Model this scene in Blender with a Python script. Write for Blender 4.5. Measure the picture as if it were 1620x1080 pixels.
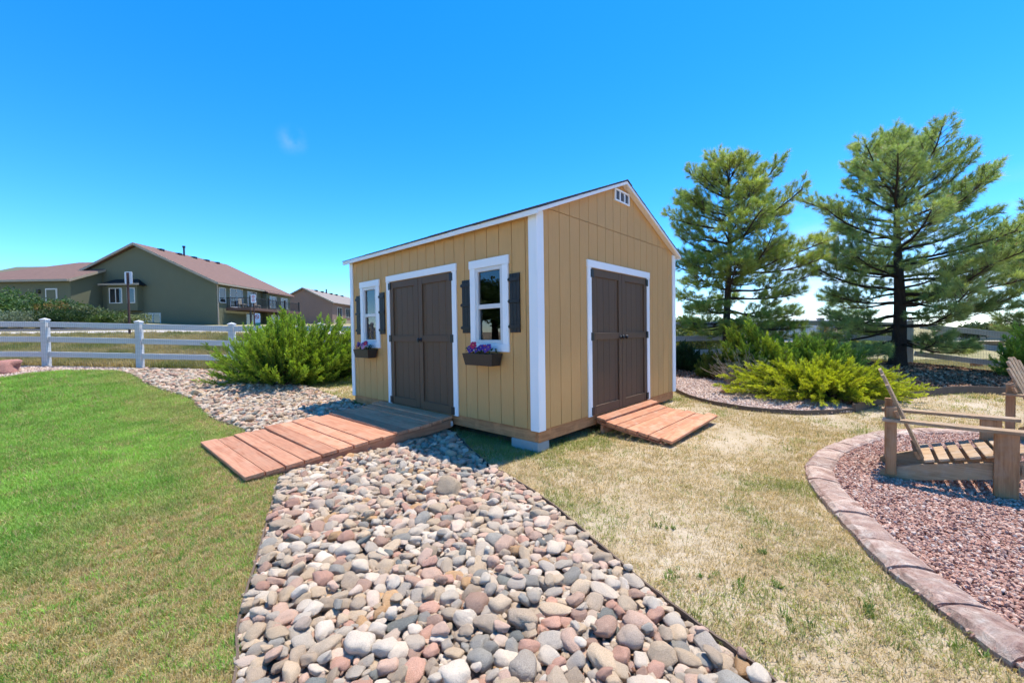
import bpy, bmesh, math, random
import numpy as np
from mathutils import Vector, Matrix, noise
from mathutils.geometry import delaunay_2d_cdt

for o in list(bpy.data.objects):
    bpy.data.objects.remove(o, do_unlink=True)
SC = bpy.context.scene
COL = SC.collection
R = math.radians

# ------------------------------------------------------------------ camera
CAM = Vector((0.0, 0.0, 1.29))
cd = bpy.data.cameras.new('camera')
cam = bpy.data.objects.new('camera', cd)
COL.objects.link(cam)
cd.sensor_fit = 'HORIZONTAL'
cd.sensor_width = 36.0
cd.lens = 36.0 * 645.26 / 1620.0
cd.clip_start = 0.05
cd.clip_end = 6000
pitch, roll = R(-1.373), R(-0.853)
fw = Vector((0, math.cos(pitch), math.sin(pitch)))
rt = Vector((1, 0, 0))
up = rt.cross(fw)
r2 = rt * math.cos(roll) + up * math.sin(roll)
u2 = -rt * math.sin(roll) + up * math.cos(roll)
cm = Matrix(((r2.x, u2.x, -fw.x, CAM.x), (r2.y, u2.y, -fw.y, CAM.y), (r2.z, u2.z, -fw.z, CAM.z), (0, 0, 0, 1)))
cam.matrix_world = cm
SC.camera = cam

# ------------------------------------------------------------------ sky, sun, exposure
SUN_AZ, SUN_EL = R(51.5), R(72.5)          # azimuth from +Y towards +X
world = bpy.data.worlds.new('World')
SC.world = world
world.use_nodes = True
nt = world.node_tree
nt.nodes.clear()
wo = nt.nodes.new('ShaderNodeOutputWorld')
bg = nt.nodes.new('ShaderNodeBackground')
sky = nt.nodes.new('ShaderNodeTexSky')
sky.sky_type = 'NISHITA'
sky.sun_disc = False
sky.sun_elevation = SUN_EL
sky.sun_rotation = SUN_AZ
sky.altitude = 2100
sky.air_density = 0.9
sky.dust_density = 0.2
sky.ozone_density = 4.0
bg.inputs['Strength'].default_value = 0.15
hs = nt.nodes.new('ShaderNodeHueSaturation')      # the clear, deep blue of high altitude air
hs.inputs['Saturation'].default_value = 1.34
hs.inputs['Value'].default_value = 0.93
nt.links.new(sky.outputs['Color'], hs.inputs['Color'])
# low bank of thin white cloud towards the right of the horizon
wtc = nt.nodes.new('ShaderNodeTexCoord'); wsp = nt.nodes.new('ShaderNodeSeparateXYZ')
nt.links.new(wtc.outputs['Generated'], wsp.inputs[0])
def wmap(sock, a, b, c=0.0, d=1.0):
    n_ = nt.nodes.new('ShaderNodeMapRange'); n_.interpolation_type = 'SMOOTHSTEP'
    nt.links.new(sock, n_.inputs[0])
    for i_, q_ in enumerate((a, b, c, d)): n_.inputs[1 + i_].default_value = q_
    return n_.outputs[0]
def wmul(a, b):
    n_ = nt.nodes.new('ShaderNodeMath'); n_.operation = 'MULTIPLY'
    nt.links.new(a, n_.inputs[0])
    if isinstance(b, float): n_.inputs[1].default_value = b
    else: nt.links.new(b, n_.inputs[1])
    return n_.outputs[0]
wmp = nt.nodes.new('ShaderNodeMapping'); wmp.inputs['Scale'].default_value = (2.2, 2.2, 7.0)
wno = nt.nodes.new('ShaderNodeTexNoise'); wno.inputs['Scale'].default_value = 2.6; wno.inputs['Detail'].default_value = 7; wno.inputs['Roughness'].default_value = .58
nt.links.new(wtc.outputs['Generated'], wmp.inputs['Vector']); nt.links.new(wmp.outputs[0], wno.inputs['Vector'])
cf = wmul(wmul(wmap(wno.outputs['Fac'], .36, .60), wmap(wsp.outputs['Z'], .26, .07)), wmul(wmap(wsp.outputs['X'], .25, .55), .6))
wmx = nt.nodes.new('ShaderNodeMix'); wmx.data_type = 'RGBA'
nt.links.new(cf, wmx.inputs[0]); nt.links.new(hs.outputs['Color'], wmx.inputs[6]); wmx.inputs[7].default_value = (2.7, 2.8, 2.95, 1)
# one small faint wisp high on the left
wv = nt.nodes.new('ShaderNodeVectorMath'); wv.operation = 'DISTANCE'
wv.inputs[1].default_value = (-.430, .817, .384)
nt.links.new(wtc.outputs['Generated'], wv.inputs[0])
wn2 = nt.nodes.new('ShaderNodeTexNoise'); wn2.inputs['Scale'].default_value = 30; wn2.inputs['Detail'].default_value = 5
nt.links.new(wtc.outputs['Generated'], wn2.inputs['Vector'])
wf2 = wmul(wmul(wmap(wv.outputs['Value'], .036, .0), wmap(wn2.outputs['Fac'], .30, .75)), .14)
wm2 = nt.nodes.new('ShaderNodeMix'); wm2.data_type = 'RGBA'
nt.links.new(wf2, wm2.inputs[0]); nt.links.new(wmx.outputs[2], wm2.inputs[6]); wm2.inputs[7].default_value = (2.6, 2.7, 2.9, 1)
nt.links.new(wm2.outputs[2], bg.inputs['Color'])
nt.links.new(bg.outputs['Background'], wo.inputs['Surface'])

sd = bpy.data.lights.new('sun', 'SUN')
sd.energy = 2.6
sd.angle = R(0.53)
sd.color = (1.0, 0.94, 0.85)
sun = bpy.data.objects.new('sun', sd)
COL.objects.link(sun)
sdir = Vector((math.sin(SUN_AZ) * math.cos(SUN_EL), math.cos(SUN_AZ) * math.cos(SUN_EL), math.sin(SUN_EL)))
sun.rotation_euler = sdir.to_track_quat('Z', 'Y').to_euler()
sun.location = (0, 0, 30)

SC.view_settings.view_transform = 'Standard'
SC.view_settings.look = 'None'
SC.view_settings.gamma = 1.0
SC.view_settings.use_curve_mapping = False
SC.view_settings.exposure = 1.42
SC.render.engine = 'CYCLES'
SC.cycles.max_bounces = 6
SC.cycles.diffuse_bounces = 3
SC.cycles.glossy_bounces = 3
SC.cycles.transmission_bounces = 3
SC.cycles.use_light_tree = False
SC.cycles.caustics_reflective = False
SC.cycles.caustics_refractive = False
SC.cycles.transparent_max_bounces = 6
SC.cycles.use_denoising = True
SC.cycles.use_adaptive_sampling = True
SC.cycles.adaptive_threshold = 0.025

# ------------------------------------------------------------------ helpers
def tag(o, label=None, cat=None, group=None, kind=None):
    if label: o['label'] = label
    if cat: o['category'] = cat
    if group: o['group'] = group
    if kind: o['kind'] = kind
    return o

def thing(name, label, cat, loc=(0, 0, 0), rz=0.0, group=None):
    o = bpy.data.objects.new(name, None)
    o.empty_display_size = 0.2
    COL.objects.link(o)
    o.location = loc
    o.rotation_euler = (0, 0, rz)
    return tag(o, label, cat, group)

def link(name, me, mat=None, parent=None):
    o = bpy.data.objects.new(name, me)
    if mat is not None and len(me.materials) == 0:
        me.materials.append(mat)
    COL.objects.link(o)
    if parent is not None:
        o.parent = parent
    return o

def copy_tree(o, parent=None):
    c = o.copy()
    COL.objects.link(c)
    c.parent = parent
    for ch in list(o.children):
        copy_tree(ch, c)
    return c

def np_mesh(name, V, F, tint=None, smooth=False):
    """V (n,3), F (m,k) arrays -> mesh; tint: per-vertex rgb"""
    V = np.asarray(V, np.float32); F = np.asarray(F, np.int32)
    me = bpy.data.meshes.new(name)
    m, k = F.shape
    me.vertices.add(len(V)); me.vertices.foreach_set('co', V.ravel())
    me.loops.add(m * k); me.loops.foreach_set('vertex_index', F.ravel())
    me.polygons.add(m)
    me.polygons.foreach_set('loop_start', np.arange(0, m * k, k, dtype=np.int32))
    me.polygons.foreach_set('loop_total', np.full(m, k, np.int32))
    if smooth:
        me.polygons.foreach_set('use_smooth', np.ones(m, bool))
    if tint is not None:
        at = me.color_attributes.new('tint', 'FLOAT_COLOR', 'POINT')
        c = np.ones((len(V), 4), np.float32); c[:, :3] = tint
        at.data.foreach_set('color', c.ravel())
    me.update(calc_edges=True)
    return me

class MB:
    """collects solids into one mesh"""
    def __init__(s):
        s.bm = bmesh.new()
    def box(s, x0, x1, y0, y1, z0, z1, bev=0.0, M=None):
        r = bmesh.ops.create_cube(s.bm, size=1.0)
        vs = r['verts']
        T = Matrix.Translation(((x0 + x1) / 2, (y0 + y1) / 2, (z0 + z1) / 2)) @ Matrix.Diagonal((abs(x1 - x0), abs(y1 - y0), abs(z1 - z0), 1))
        bmesh.ops.transform(s.bm, matrix=T, verts=vs)
        if bev > 0:
            es = list({e for v in vs for e in v.link_edges})
            rb = bmesh.ops.bevel(s.bm, geom=es, offset=bev, segments=1, affect='EDGES', profile=0.5)
            vs = list({v for f in rb['faces'] for v in f.verts} | {v for v in vs if v.is_valid})
            # all faces of this solid
            seen = set(vs); st = list(vs)
            while st:
                v = st.pop()
                for e in v.link_edges:
                    w = e.other_vert(v)
                    if w not in seen:
                        seen.add(w); st.append(w)
            vs = list(seen)
        if M is not None:
            bmesh.ops.transform(s.bm, matrix=M, verts=vs)
        return vs
    def prism(s, pts, z0, z1, axis='z', M=None):
        """polygon (2d) extruded along an axis: z: (x,y), y: (x,z), x: (y,z)"""
        def P(p, h):
            if axis == 'z': return (p[0], p[1], h)
            if axis == 'y': return (p[0], h, p[1])
            return (h, p[0], p[1])
        a = [s.bm.verts.new(P(p, z0)) for p in pts]
        b = [s.bm.verts.new(P(p, z1)) for p in pts]
        n = len(pts)
        try:
            s.bm.faces.new(a); s.bm.faces.new(b)
        except ValueError:
            pass
        for i in range(n):
            s.bm.faces.new((a[i], a[(i + 1) % n], b[(i + 1) % n], b[i]))
        if M is not None:
            bmesh.ops.transform(s.bm, matrix=M, verts=a + b)
        return a + b
    def quad(s, a, b, c, d):
        s.bm.faces.new([s.bm.verts.new(p) for p in (a, b, c, d)])
    def tube(s, pts, rad, sides=8, cap=True):
        rings = []
        n = len(pts)
        for i, p in enumerate(pts):
            p = Vector(p)
            d = (Vector(pts[min(i + 1, n - 1)]) - Vector(pts[max(i - 1, 0)])).normalized()
            a = d.orthogonal().normalized() if abs(d.z) > .9 else d.cross(Vector((0, 0, 1))).normalized()
            b = d.cross(a)
            r = rad[i] if hasattr(rad, '__len__') else rad
            rings.append([s.bm.verts.new(p + (a * math.cos(2 * math.pi * k / sides) + b * math.sin(2 * math.pi * k / sides)) * r) for k in range(sides)])
        for i in range(n - 1):
            for k in range(sides):
                s.bm.faces.new((rings[i][k], rings[i][(k + 1) % sides], rings[i + 1][(k + 1) % sides], rings[i + 1][k]))
        if cap:
            s.bm.faces.new(rings[0][::-1]); s.bm.faces.new(rings[-1])
    def build(s, name, mat, parent=None, smooth=False):
        bmesh.ops.recalc_face_normals(s.bm, faces=s.bm.faces)
        me = bpy.data.meshes.new(name)
        s.bm.to_mesh(me); s.bm.free()
        if smooth:
            for p in me.polygons: p.use_smooth = True
        return link(name, me, mat, parent)

def bx(name, mat, parent, x0, x1, y0, y1, z0, z1, bev=0.0, M=None):
    m = MB(); m.box(x0, x1, y0, y1, z0, z1, bev, M)
    return m.build(name, mat, parent)

def vnoise(x, y, scale=1.0, seed=0):
    x = np.asarray(x, float) / scale; y = np.asarray(y, float) / scale
    xi = np.floor(x).astype(np.int64); yi = np.floor(y).astype(np.int64)
    xf = x - xi; yf = y - yi
    def h(a, b):
        n = (a * 374761393 + b * 668265263 + seed * 974711) & 0x7fffffff
        n = ((n ^ (n >> 13)) * 1274126177) & 0x7fffffff
        return ((n ^ (n >> 16)) & 0xffff) / 65535.0
    u = xf * xf * (3 - 2 * xf); v = yf * yf * (3 - 2 * yf)
    return (h(xi, yi) * (1 - u) + h(xi + 1, yi) * u) * (1 - v) + (h(xi, yi + 1) * (1 - u) + h(xi + 1, yi + 1) * u) * v

def fbm(x, y, scale=1.0, seed=0, o=3):
    r = 0; a = 1; t = 0
    for i in range(o):
        r = r + a * vnoise(x, y, scale / 2 ** i, seed + i * 17); t += a; a *= .5
    return r / t

def inpoly(x, y, poly):
    x = np.asarray(x, float); y = np.asarray(y, float)
    ins = np.zeros(x.shape, bool)
    n = len(poly); j = n - 1
    for i in range(n):
        xi, yi = poly[i]; xj, yj = poly[j]
        c = ((yi > y) != (yj > y)) & (x < (xj - xi) * (y - yi) / ((yj - yi) or 1e-12) + xi)
        ins ^= c; j = i
    return ins

def polydist(x, y, line):
    d = np.full(np.shape(x), 1e9)
    for (ax, ay), (bx_, by) in zip(line[:-1], line[1:]):
        vx, vy = bx_ - ax, by - ay
        t = np.clip(((x - ax) * vx + (y - ay) * vy) / (vx * vx + vy * vy + 1e-12), 0, 1)
        d = np.minimum(d, np.hypot(x - ax - t * vx, y - ay - t * vy))
    return d

def spline(pts, n=8, closed=False):
    P = [Vector((p[0], p[1], 0)) for p in pts]
    out = []
    m = len(P)
    rng_ = range(m if closed else m - 1)
    for i in rng_:
        p0 = P[(i - 1) % m] if (closed or i > 0) else P[i]
        p1 = P[i]; p2 = P[(i + 1) % m]
        p3 = P[(i + 2) % m] if (closed or i + 2 < m) else p2
        for k in range(n):
            t = k / n
            q = 0.5 * ((2 * p1) + (p2 - p0) * t + (2 * p0 - 5 * p1 + 4 * p2 - p3) * t * t + (3 * p1 - p0 - 3 * p2 + p3) * t ** 3)
            out.append((q.x, q.y))
    if not closed: out.append((P[-1].x, P[-1].y))
    return out

# ------------------------------------------------------------------ terrain height
def sstep(t):
    t = np.clip(t, 0, 1); return t * t * (3 - 2 * t)

def G(x, y):
    x = np.asarray(x, float); y = np.asarray(y, float)
    F = np.interp(x, [-40, -14, -12, -7.3, 0, 8, 10.9, 13, 17, 40], [.7, .62, .57, .38, .28, .36, .25, -.14, -.35, -.5])
    near = F * sstep((y - 5) / 6.) - .04 * sstep((x - 1.5) / 2.5) * sstep((8 - y) / 3)
    gl = np.interp(y, [11, 17, 22, 30, 42, 80, 400, 3000], [0, .80, 1.05, 1.3, 1.75, 1.9, 1, 0])
    gl = gl + sstep((-x - 30) / 16) * 0.9 * sstep((y - 22) / 14) * sstep((300 - y) / 200)
    gr = np.interp(y, [11, 16, 30, 50, 80, 120, 400, 3000], [0, -.3, -.9, -1.5, -2.3, -2.9, -5, -9])
    w = sstep((x / np.maximum(y, 1) * 11 + 3) / 6)
    return near + np.where(y > 11, gl * (1 - w) + gr * w, 0)

def g(x, y):
    return float(G(x, y))

# ------------------------------------------------------------------ materials
class NT:
    def __init__(s, name):
        s.mat = bpy.data.materials.new(name)
        s.mat.use_nodes = True
        s.t = s.mat.node_tree
        s.t.nodes.clear()
        s.out = s.n('ShaderNodeOutputMaterial')
        s.b = s.n('ShaderNodeBsdfPrincipled')
        s.l(s.b.outputs[0], s.out.inputs['Surface'])
    def n(s, t, **kw):
        x = s.t.nodes.new(t)
        for k, v in kw.items(): setattr(x, k, v)
        return x
    def l(s, a, b): s.t.links.new(a, b)
    def val(s, sock, v):
        if hasattr(v, 'is_linked') or isinstance(v, bpy.types.NodeSocket): s.l(v, sock)
        else: sock.default_value = v
    def coord(s, kind='Object', scale=(1, 1, 1), rand=False):
        tc = s.n('ShaderNodeTexCoord')
        mp = s.n('ShaderNodeMapping')
        mp.inputs['Scale'].default_value = scale
        if kind == 'World':
            ge = s.n('ShaderNodeNewGeometry'); src = ge.outputs['Position']
        else:
            src = tc.outputs[kind]
        s.l(src, mp.inputs['Vector'])
        if rand:
            oi = s.n('ShaderNodeObjectInfo')
            mu = s.n('ShaderNodeMath', operation='MULTIPLY'); mu.inputs[1].default_value = 37.0
            s.l(oi.outputs['Random'], mu.inputs[0])
            cx = s.n('ShaderNodeCombineXYZ')
            for i in range(3): s.l(mu.outputs[0], cx.inputs[i])
            s.l(cx.outputs[0], mp.inputs['Location'])
        return mp.outputs[0]
    def noise(s, vec, scale=5, detail=4, rough=.6, dist=0):
        x = s.n('ShaderNodeTexNoise')
        x.inputs['Scale'].default_value = scale; x.inputs['Detail'].default_value = detail
        x.inputs['Roughness'].default_value = rough; x.inputs['Distortion'].default_value = dist
        s.l(vec, x.inputs['Vector'])
        return x.outputs['Fac']
    def ramp(s, fac, stops, interp='LINEAR'):
        x = s.n('ShaderNodeValToRGB')
        x.color_ramp.interpolation = interp
        e = x.color_ramp.elements
        while len(e) < len(stops): e.new(0.5)
        for i, (p, c) in enumerate(stops):
            e[i].position = p; e[i].color = (*c[:3], 1)
        s.l(fac, x.inputs['Fac'])
        return x.outputs['Color']
    def mix(s, fac, a, b, mode='MIX'):
        x = s.n('ShaderNodeMix', data_type='RGBA', blend_type=mode)
        s.val(x.inputs[0], fac)
        s.val(x.inputs[6], a if not isinstance(a, tuple) else (*a[:3], 1))
        s.val(x.inputs[7], b if not isinstance(b, tuple) else (*b[:3], 1))
        return x.outputs[2]
    def math(s, op, a, b=0.0):
        x = s.n('ShaderNodeMath', operation=op)
        s.val(x.inputs[0], a); s.val(x.inputs[1], b)
        return x.outputs[0]
    def rand(s):
        return s.n('ShaderNodeObjectInfo').outputs['Random']
    def maprange(s, v, a, b, c, d):
        x = s.n('ShaderNodeMapRange')
        s.l(v, x.inputs[0])
        for i, q in enumerate((a, b, c, d)): x.inputs[1 + i].default_value = q
        return x.outputs[0]
    def bump(s, h, strength=.3, dist=.01):
        x = s.n('ShaderNodeBump')
        x.inputs['Strength'].default_value = strength; x.inputs['Distance'].default_value = dist
        s.l(h, x.inputs['Height']); s.l(x.outputs[0], s.b.inputs['Normal'])
    def col(s, c): s.val(s.b.inputs['Base Color'], (*c[:3], 1) if isinstance(c, tuple) else c)
    def set(s, rough=.6, spec=.5, metal=0.0):
        s.b.inputs['Roughness'].default_value = rough
        s.b.inputs['Specular IOR Level'].default_value = spec
        s.b.inputs['Metallic'].default_value = metal

def M_plain(name, c, rough=.6, var=.12, scale=6, bump=.1, bscale=40, stretch=(1, 1, 1), rnd=0.0, spec=.4, metal=0.0, bdist=.004, dirt=None):
    m = NT(name)
    v = m.coord('Object', stretch, rand=rnd > 0)
    f = m.noise(v, scale, 5)
    col = m.mix(f, tuple(x * (1 - var) for x in c), tuple(min(1, x * (1 + var)) for x in c))
    if dirt:
        f2 = m.maprange(m.noise(v, scale * .35, 6, .7), .5, .72, 0, .8)
        col = m.mix(f2, col, dirt)
    if rnd > 0:
        k = m.maprange(m.rand(), 0, 1, 1 - rnd, 1 + rnd)
        cx = m.n('ShaderNodeCombineXYZ')
        for i in range(3): m.l(k, cx.inputs[i])
        col = m.mix(1.0, col, cx.outputs[0], 'MULTIPLY')
    m.col(col); m.set(rough, spec, metal)
    if bump > 0: m.bump(m.noise(v, bscale, 4), bump, bdist)
    return m.mat

def M_wood(name, c1, c2, axis, rnd=.15, rough=.75, grey=None, fine=60):
    """wood with grain along local axis (0 x, 1 y, 2 z)"""
    m = NT(name)
    st = [14, 14, 14]; st[axis] = 1.0
    v = m.coord('Object', tuple(st), rand=True)
    f = m.noise(v, 1.7, 6, .62, 1.2)
    st2 = [fine, fine, fine]; st2[axis] = 2.0
    v2 = m.coord('Object', tuple(st2), rand=True)
    f2 = m.noise(v2, 2.2, 4, .6)
    col = m.ramp(f, [(.3, c1), (.52, c2), (.75, tuple(x * 1.25 for x in c2))])
    col = m.mix(m.maprange(f2, .45, .75, 0, .45), col, tuple(x * .55 for x in c1))
    # knots / weather patches
    v3 = m.coord('Object', (3, 3, 3), rand=True)
    f3 = m.maprange(m.noise(v3, 2.0, 5, .7), .48, .7, 0, .7)
    col = m.mix(f3, col, grey if grey else tuple(x * 1.35 for x in c2))
    k = m.maprange(m.rand(), 0, 1, 1 - rnd, 1 + rnd)
    cx = m.n('ShaderNodeCombineXYZ')
    for i in range(3): m.l(k, cx.inputs[i])
    col = m.mix(1.0, col, cx.outputs[0], 'MULTIPLY')
    m.col(col); m.set(rough, .3)
    m.bump(f2, .35, .004)
    return m.mat

def M_foliage(name, tint=None, rough=.55, trans=.25, attr='tint', instancer=False, spec=.3):
    m = NT(name)
    a = m.n('ShaderNodeAttribute'); a.attribute_name = attr
    if instancer: a.attribute_type = 'INSTANCER'
    c = a.outputs['Color']
    if tint is not None: c = m.mix(1.0, c, tint, 'MULTIPLY')
    m.col(c); m.set(rough, spec)
    tr = m.n('ShaderNodeBsdfTranslucent')
    c2 = m.mix(1.0, c, (1.25, 1.2, .55), 'MULTIPLY')
    m.l(c2, tr.inputs['Color'])
    mx = m.n('ShaderNodeMixShader'); mx.inputs[0].default_value = trans
    m.l(m.b.outputs[0], mx.inputs[1]); m.l(tr.outputs[0], mx.inputs[2])
    m.l(mx.outputs[0], m.out.inputs['Surface'])
    return m.mat

def M_ground(name, stops, scale=2.0, fine=30, bump=.5, speck=None, world_scale=(1, 1, 1), meadow=False):
    m = NT(name)
    v = m.coord('World', world_scale)
    f = m.noise(v, scale, 8, .65)
    f2 = m.noise(v, fine, 5, .7)
    mixf = m.math('ADD', m.math('MULTIPLY', f, .6), m.math('MULTIPLY', f2, .4))
    col = m.ramp(mixf, stops)
    if speck:
        f3 = m.maprange(m.noise(v, fine * 3, 3, .6), .55, .68, 0, .8)
        col = m.mix(f3, col, speck)
    if meadow:      # unmown meadow beyond the fence line
        sx_ = m.n('ShaderNodeSeparateXYZ'); m.l(v, sx_.inputs[0])
        col2 = m.ramp(m.noise(v, .5, 7, .65), [(.32, (.17, .16, .055)), (.5, (.30, .25, .115)), (.68, (.39, .315, .165))])
        col = m.mix(m.maprange(sx_.outputs['Y'], 10.7, 12.0, 0, 1), col, col2)
    m.col(col); m.set(.95, .15)
    m.bump(f2, bump, .02)
    return m.mat

MAT = {}
# siding: tan paint over embossed wood grain
m = NT('siding_paint')
v = m.coord('Object', (55, 55, 1.6), rand=True)
gr = m.noise(v, 3, 5, .65, .6)
v2 = m.coord('Object', (1, 1, 1), rand=True)
pt = m.noise(v2, 1.3, 4)
spk = m.noise(m.coord('Object', (60, 60, 22)), 2.2, 3, .6)
col = m.mix(pt, (.56, .302, .106), (.62, .352, .132))
col = m.mix(m.maprange(gr, .42, .7, 0, .38), col, (.43, .245, .098))
m.col(col); m.set(.62, .3)
hh = m.math('ADD', m.math('MULTIPLY', gr, .5), m.math('MULTIPLY', spk, .5))
m.bump(hh, .8, .006)
MAT['siding'] = m.mat
MAT['trim'] = M_plain('white_trim_paint', (.80, .81, .82), .5, .03, 3, .12, 60, (10, 10, 1), .02)
MAT['fascia'] = M_plain('fascia_paint', (.80, .79, .77), .55, .04, 3, .1, 50)
MAT['door'] = M_plain('door_paint', (.108, .064, .036), .6, .12, 3, .6, 4, (45, 45, 1.5), .06, .35)
MAT['shutter'] = M_plain('shutter_paint', (.011, .010, .010), .5, .15, 3, .2, 30, (20, 20, 1), .05)
MAT['black'] = M_plain('black_metal', (.012, .012, .014), .4, .15, 8, .05, 60)
MAT['shingle'] = M_plain('shingles_grey', (.075, .075, .08), .9, .35, 30, .6, 160, (1, 1, 1), .25)
MAT['block'] = M_plain('concrete_block', (.36, .35, .33), .95, .12, 8, .6, 120)
MAT['beam'] = M_wood('treated_beam', (.36, .14, .055), (.48, .215, .09), 0, .08)
MAT['beam_y'] = M_wood('treated_beam_side', (.36, .14, .055), (.48, .215, .09), 1, .08)
MAT['redwood'] = M_wood('ramp_plank_wood', (.42, .155, .072), (.58, .275, .155), 1, .22, .7, (.58, .335, .21))
MAT['redwood_x'] = M_wood('ramp_side_wood', (.30, .11, .055), (.42, .185, .10), 0, .1, .7, (.45, .24, .15))
MAT['redwood2'] = M_wood('small_ramp_wood', (.38, .13, .06), (.52, .235, .125), 0, .2, .7, (.58, .36, .24))
MAT['redwood_y'] = M_wood('small_ramp_side_wood', (.28, .10, .05), (.40, .17, .09), 1, .1, .7)
MAT['chair'] = M_wood('weathered_chair_wood', (.27, .165, .085), (.43, .285, .16), 0, .12, .8, (.47, .39, .30))
MAT['chair_v'] = M_wood('chair_post_wood', (.27, .13, .055), (.42, .225, .105), 2, .1, .75, (.40, .27, .17))
MAT['vinyl'] = M_plain('white_vinyl', (.62, .61, .60), .4, .03, 4, .0)
MAT['wire'] = M_plain('galvanised_wire', (.22, .21, .22), .5, .1, 4, 0, metal=.6)
MAT['steel_edge'] = M_plain('edging_steel', (.135, .092, .062), .8, .35, 12, .3, 40)
MAT['bark'] = M_plain('pine_bark', (.060, .045, .036), .95, .45, 5, .9, 14, (6, 6, 1.2), 0, .1, bdist=.03)
MAT['twig'] = M_plain('pine_twig', (.085, .062, .045), .95, .3, 20, .3, 40)
MAT['deadwood'] = M_plain('dead_twig', (.36, .28, .21), .9, .3, 20, .2, 40)
MAT['needle'] = M_foliage('pine_needles', trans=.38, rough=.42, spec=.5)
MAT['juniper'] = M_foliage('juniper_leaves', trans=.3, rough=.6)
MAT['leaf'] = M_foliage('shrub_leaves', trans=.3)
MAT['grass'] = M_foliage('grass_blades', trans=.3, instancer=True, rough=.6)
MAT['bud'] = M_plain('pine_bud', (.40, .21, .09), .8, .2, 8, 0)
MAT['stucco_green'] = M_plain('stucco_olive', (.135, .138, .085), .95, .08, .8, .3, 30)
MAT['stucco_brown'] = M_plain('stucco_brown', (.26, .165, .125), .95, .08, .8, .3, 30)
MAT['roof_red'] = M_plain('roof_brown_red', (.18, .105, .08), .95, .28, 3, .3, 20)
MAT['roof_tan'] = M_plain('roof_tan', (.26, .22, .19), .95, .2, 3, .3, 20)
MAT['house_trim'] = M_plain('house_trim_tan', (.36, .30, .22), .7, .05, 3, 0)
MAT['house_white'] = M_plain('house_window_frame', (.62, .60, .56), .6, .04, 3, 0)
MAT['deck'] = M_plain('deck_brown', (.12, .065, .05), .8, .1, 3, 0)
MAT['sign_white'] = M_plain('sign_white', (.70, .70, .71), .5, .05, 5, 0)
MAT['sign_red'] = M_plain('sign_red', (.50, .03, .03), .5, .05, 5, 0)
MAT['sign_green'] = M_plain('sign_green', (.05, .25, .12), .5, .05, 5, 0)
MAT['post_rust'] = M_plain('sign_post_rust', (.085, .040, .028), .8, .25, 8, 0)
MAT['orange_wood'] = M_plain('orange_stained_wood', (.36, .13, .04), .8, .2, 5, .1, 20)
MAT['pink_rock'] = M_plain('pink_boulder_stone', (.42, .20, .16), .9, .3, 6, .8, 14, bdist=.03)
MAT['tan_rock'] = M_plain('tan_rock_stone', (.45, .26, .15), .9, .3, 10, .7, 24, bdist=.02)
MAT['stake'] = M_plain('grey_stake_wood', (.30, .25, .21), .95, .3, 9, .5, 40, (6, 6, 1))
MAT['plastic'] = M_plain('flower_box_brown', (.030, .024, .022), .45, .1, 5, 0)
MAT['soil'] = M_plain('potting_soil', (.035, .025, .018), .95, .3, 30, .5, 60)
MAT['petal_purple'] = M_plain('petal_purple', (.075, .018, .20), .6, .3, 40, 0)
MAT['petal_red'] = M_plain('petal_red', (.40, .015, .06), .6, .3, 40, 0)
MAT['petal_pink'] = M_plain('petal_pink', (.62, .22, .34), .6, .3, 40, 0)
MAT['petal_yellow'] = M_plain('petal_yellow', (.7, .42, .04), .6, .1, 40, 0)
MAT['car_white'] = M_plain('car_paint_white', (.75, .75, .76), .25, .02, 2, 0, spec=.6)
MAT['car_dark'] = M_plain('car_paint_dark', (.03, .035, .05), .25, .02, 2, 0, spec=.6)
MAT['tyre'] = M_plain('tyre_rubber', (.02, .02, .02), .9, .1, 5, 0)
MAT['rail_dark'] = M_plain('railing_dark', (.02, .016, .014), .6, .1, 5, 0)
m = NT('window_glass'); m.col((.020, .024, .028)); m.set(.03, .5); m.b.inputs['IOR'].default_value = 1.52; m.b.inputs['Coat Weight'].default_value = .6; m.b.inputs['Coat Roughness'].default_value = .02
MAT['glass'] = m.mat
m = NT('shed_window_glass')
gl = m.n('ShaderNodeBsdfGlossy'); gl.inputs['Roughness'].default_value = .01
tp = m.n('ShaderNodeBsdfTransparent'); tp.inputs['Color'].default_value = (.75, .8, .8, 1)
fr = m.n('ShaderNodeFresnel'); fr.inputs['IOR'].default_value = 1.9
mx = m.n('ShaderNodeMixShader')
m.l(fr.outputs[0], mx.inputs[0]); m.l(tp.outputs[0], mx.inputs[1]); m.l(gl.outputs[0], mx.inputs[2]); m.l(mx.outputs[0], m.out.inputs['Surface'])
MAT['pane'] = m.mat

# river stones: colour per stone, speckle and mottling within it
m = NT('river_stone')
rd = m.rand()
base = m.ramp(rd, [(0, (.54, .45, .35)), (.09, (.42, .345, .27)), (.18, (.60, .53, .45)), (.28, (.56, .40, .325)), (.37, (.50, .30, .235)), (.44, (.42, .385, .345)),
                   (.50, (.64, .585, .515)), (.61, (.30, .30, .285)), (.65, (.54, .435, .32)), (.75, (.59, .485, .41)), (.84, (.40, .27, .215)), (.90, (.52, .475, .415)), (.955, (.19, .21, .205)), (.975, (.50, .32, .17))], 'CONSTANT')
v = m.coord('Object', (1, 1, 1), rand=True)
f = m.noise(v, 1.6, 5, .65, .4)
sp = m.noise(v, 15, 4, .75)
col = m.mix(m.maprange(f, .35, .68, 0, .55), base, m.mix(1.0, base, (1.25, 1.2, 1.12), 'MULTIPLY'))
dk = m.mix(1.0, base, (.62, .58, .55), 'MULTIPLY')
col = m.mix(m.maprange(sp, .50, .64, 0, .75), col, dk)
col = m.mix(m.maprange(sp, .47, .33, 0, .45), col, (.62, .58, .53))
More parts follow.
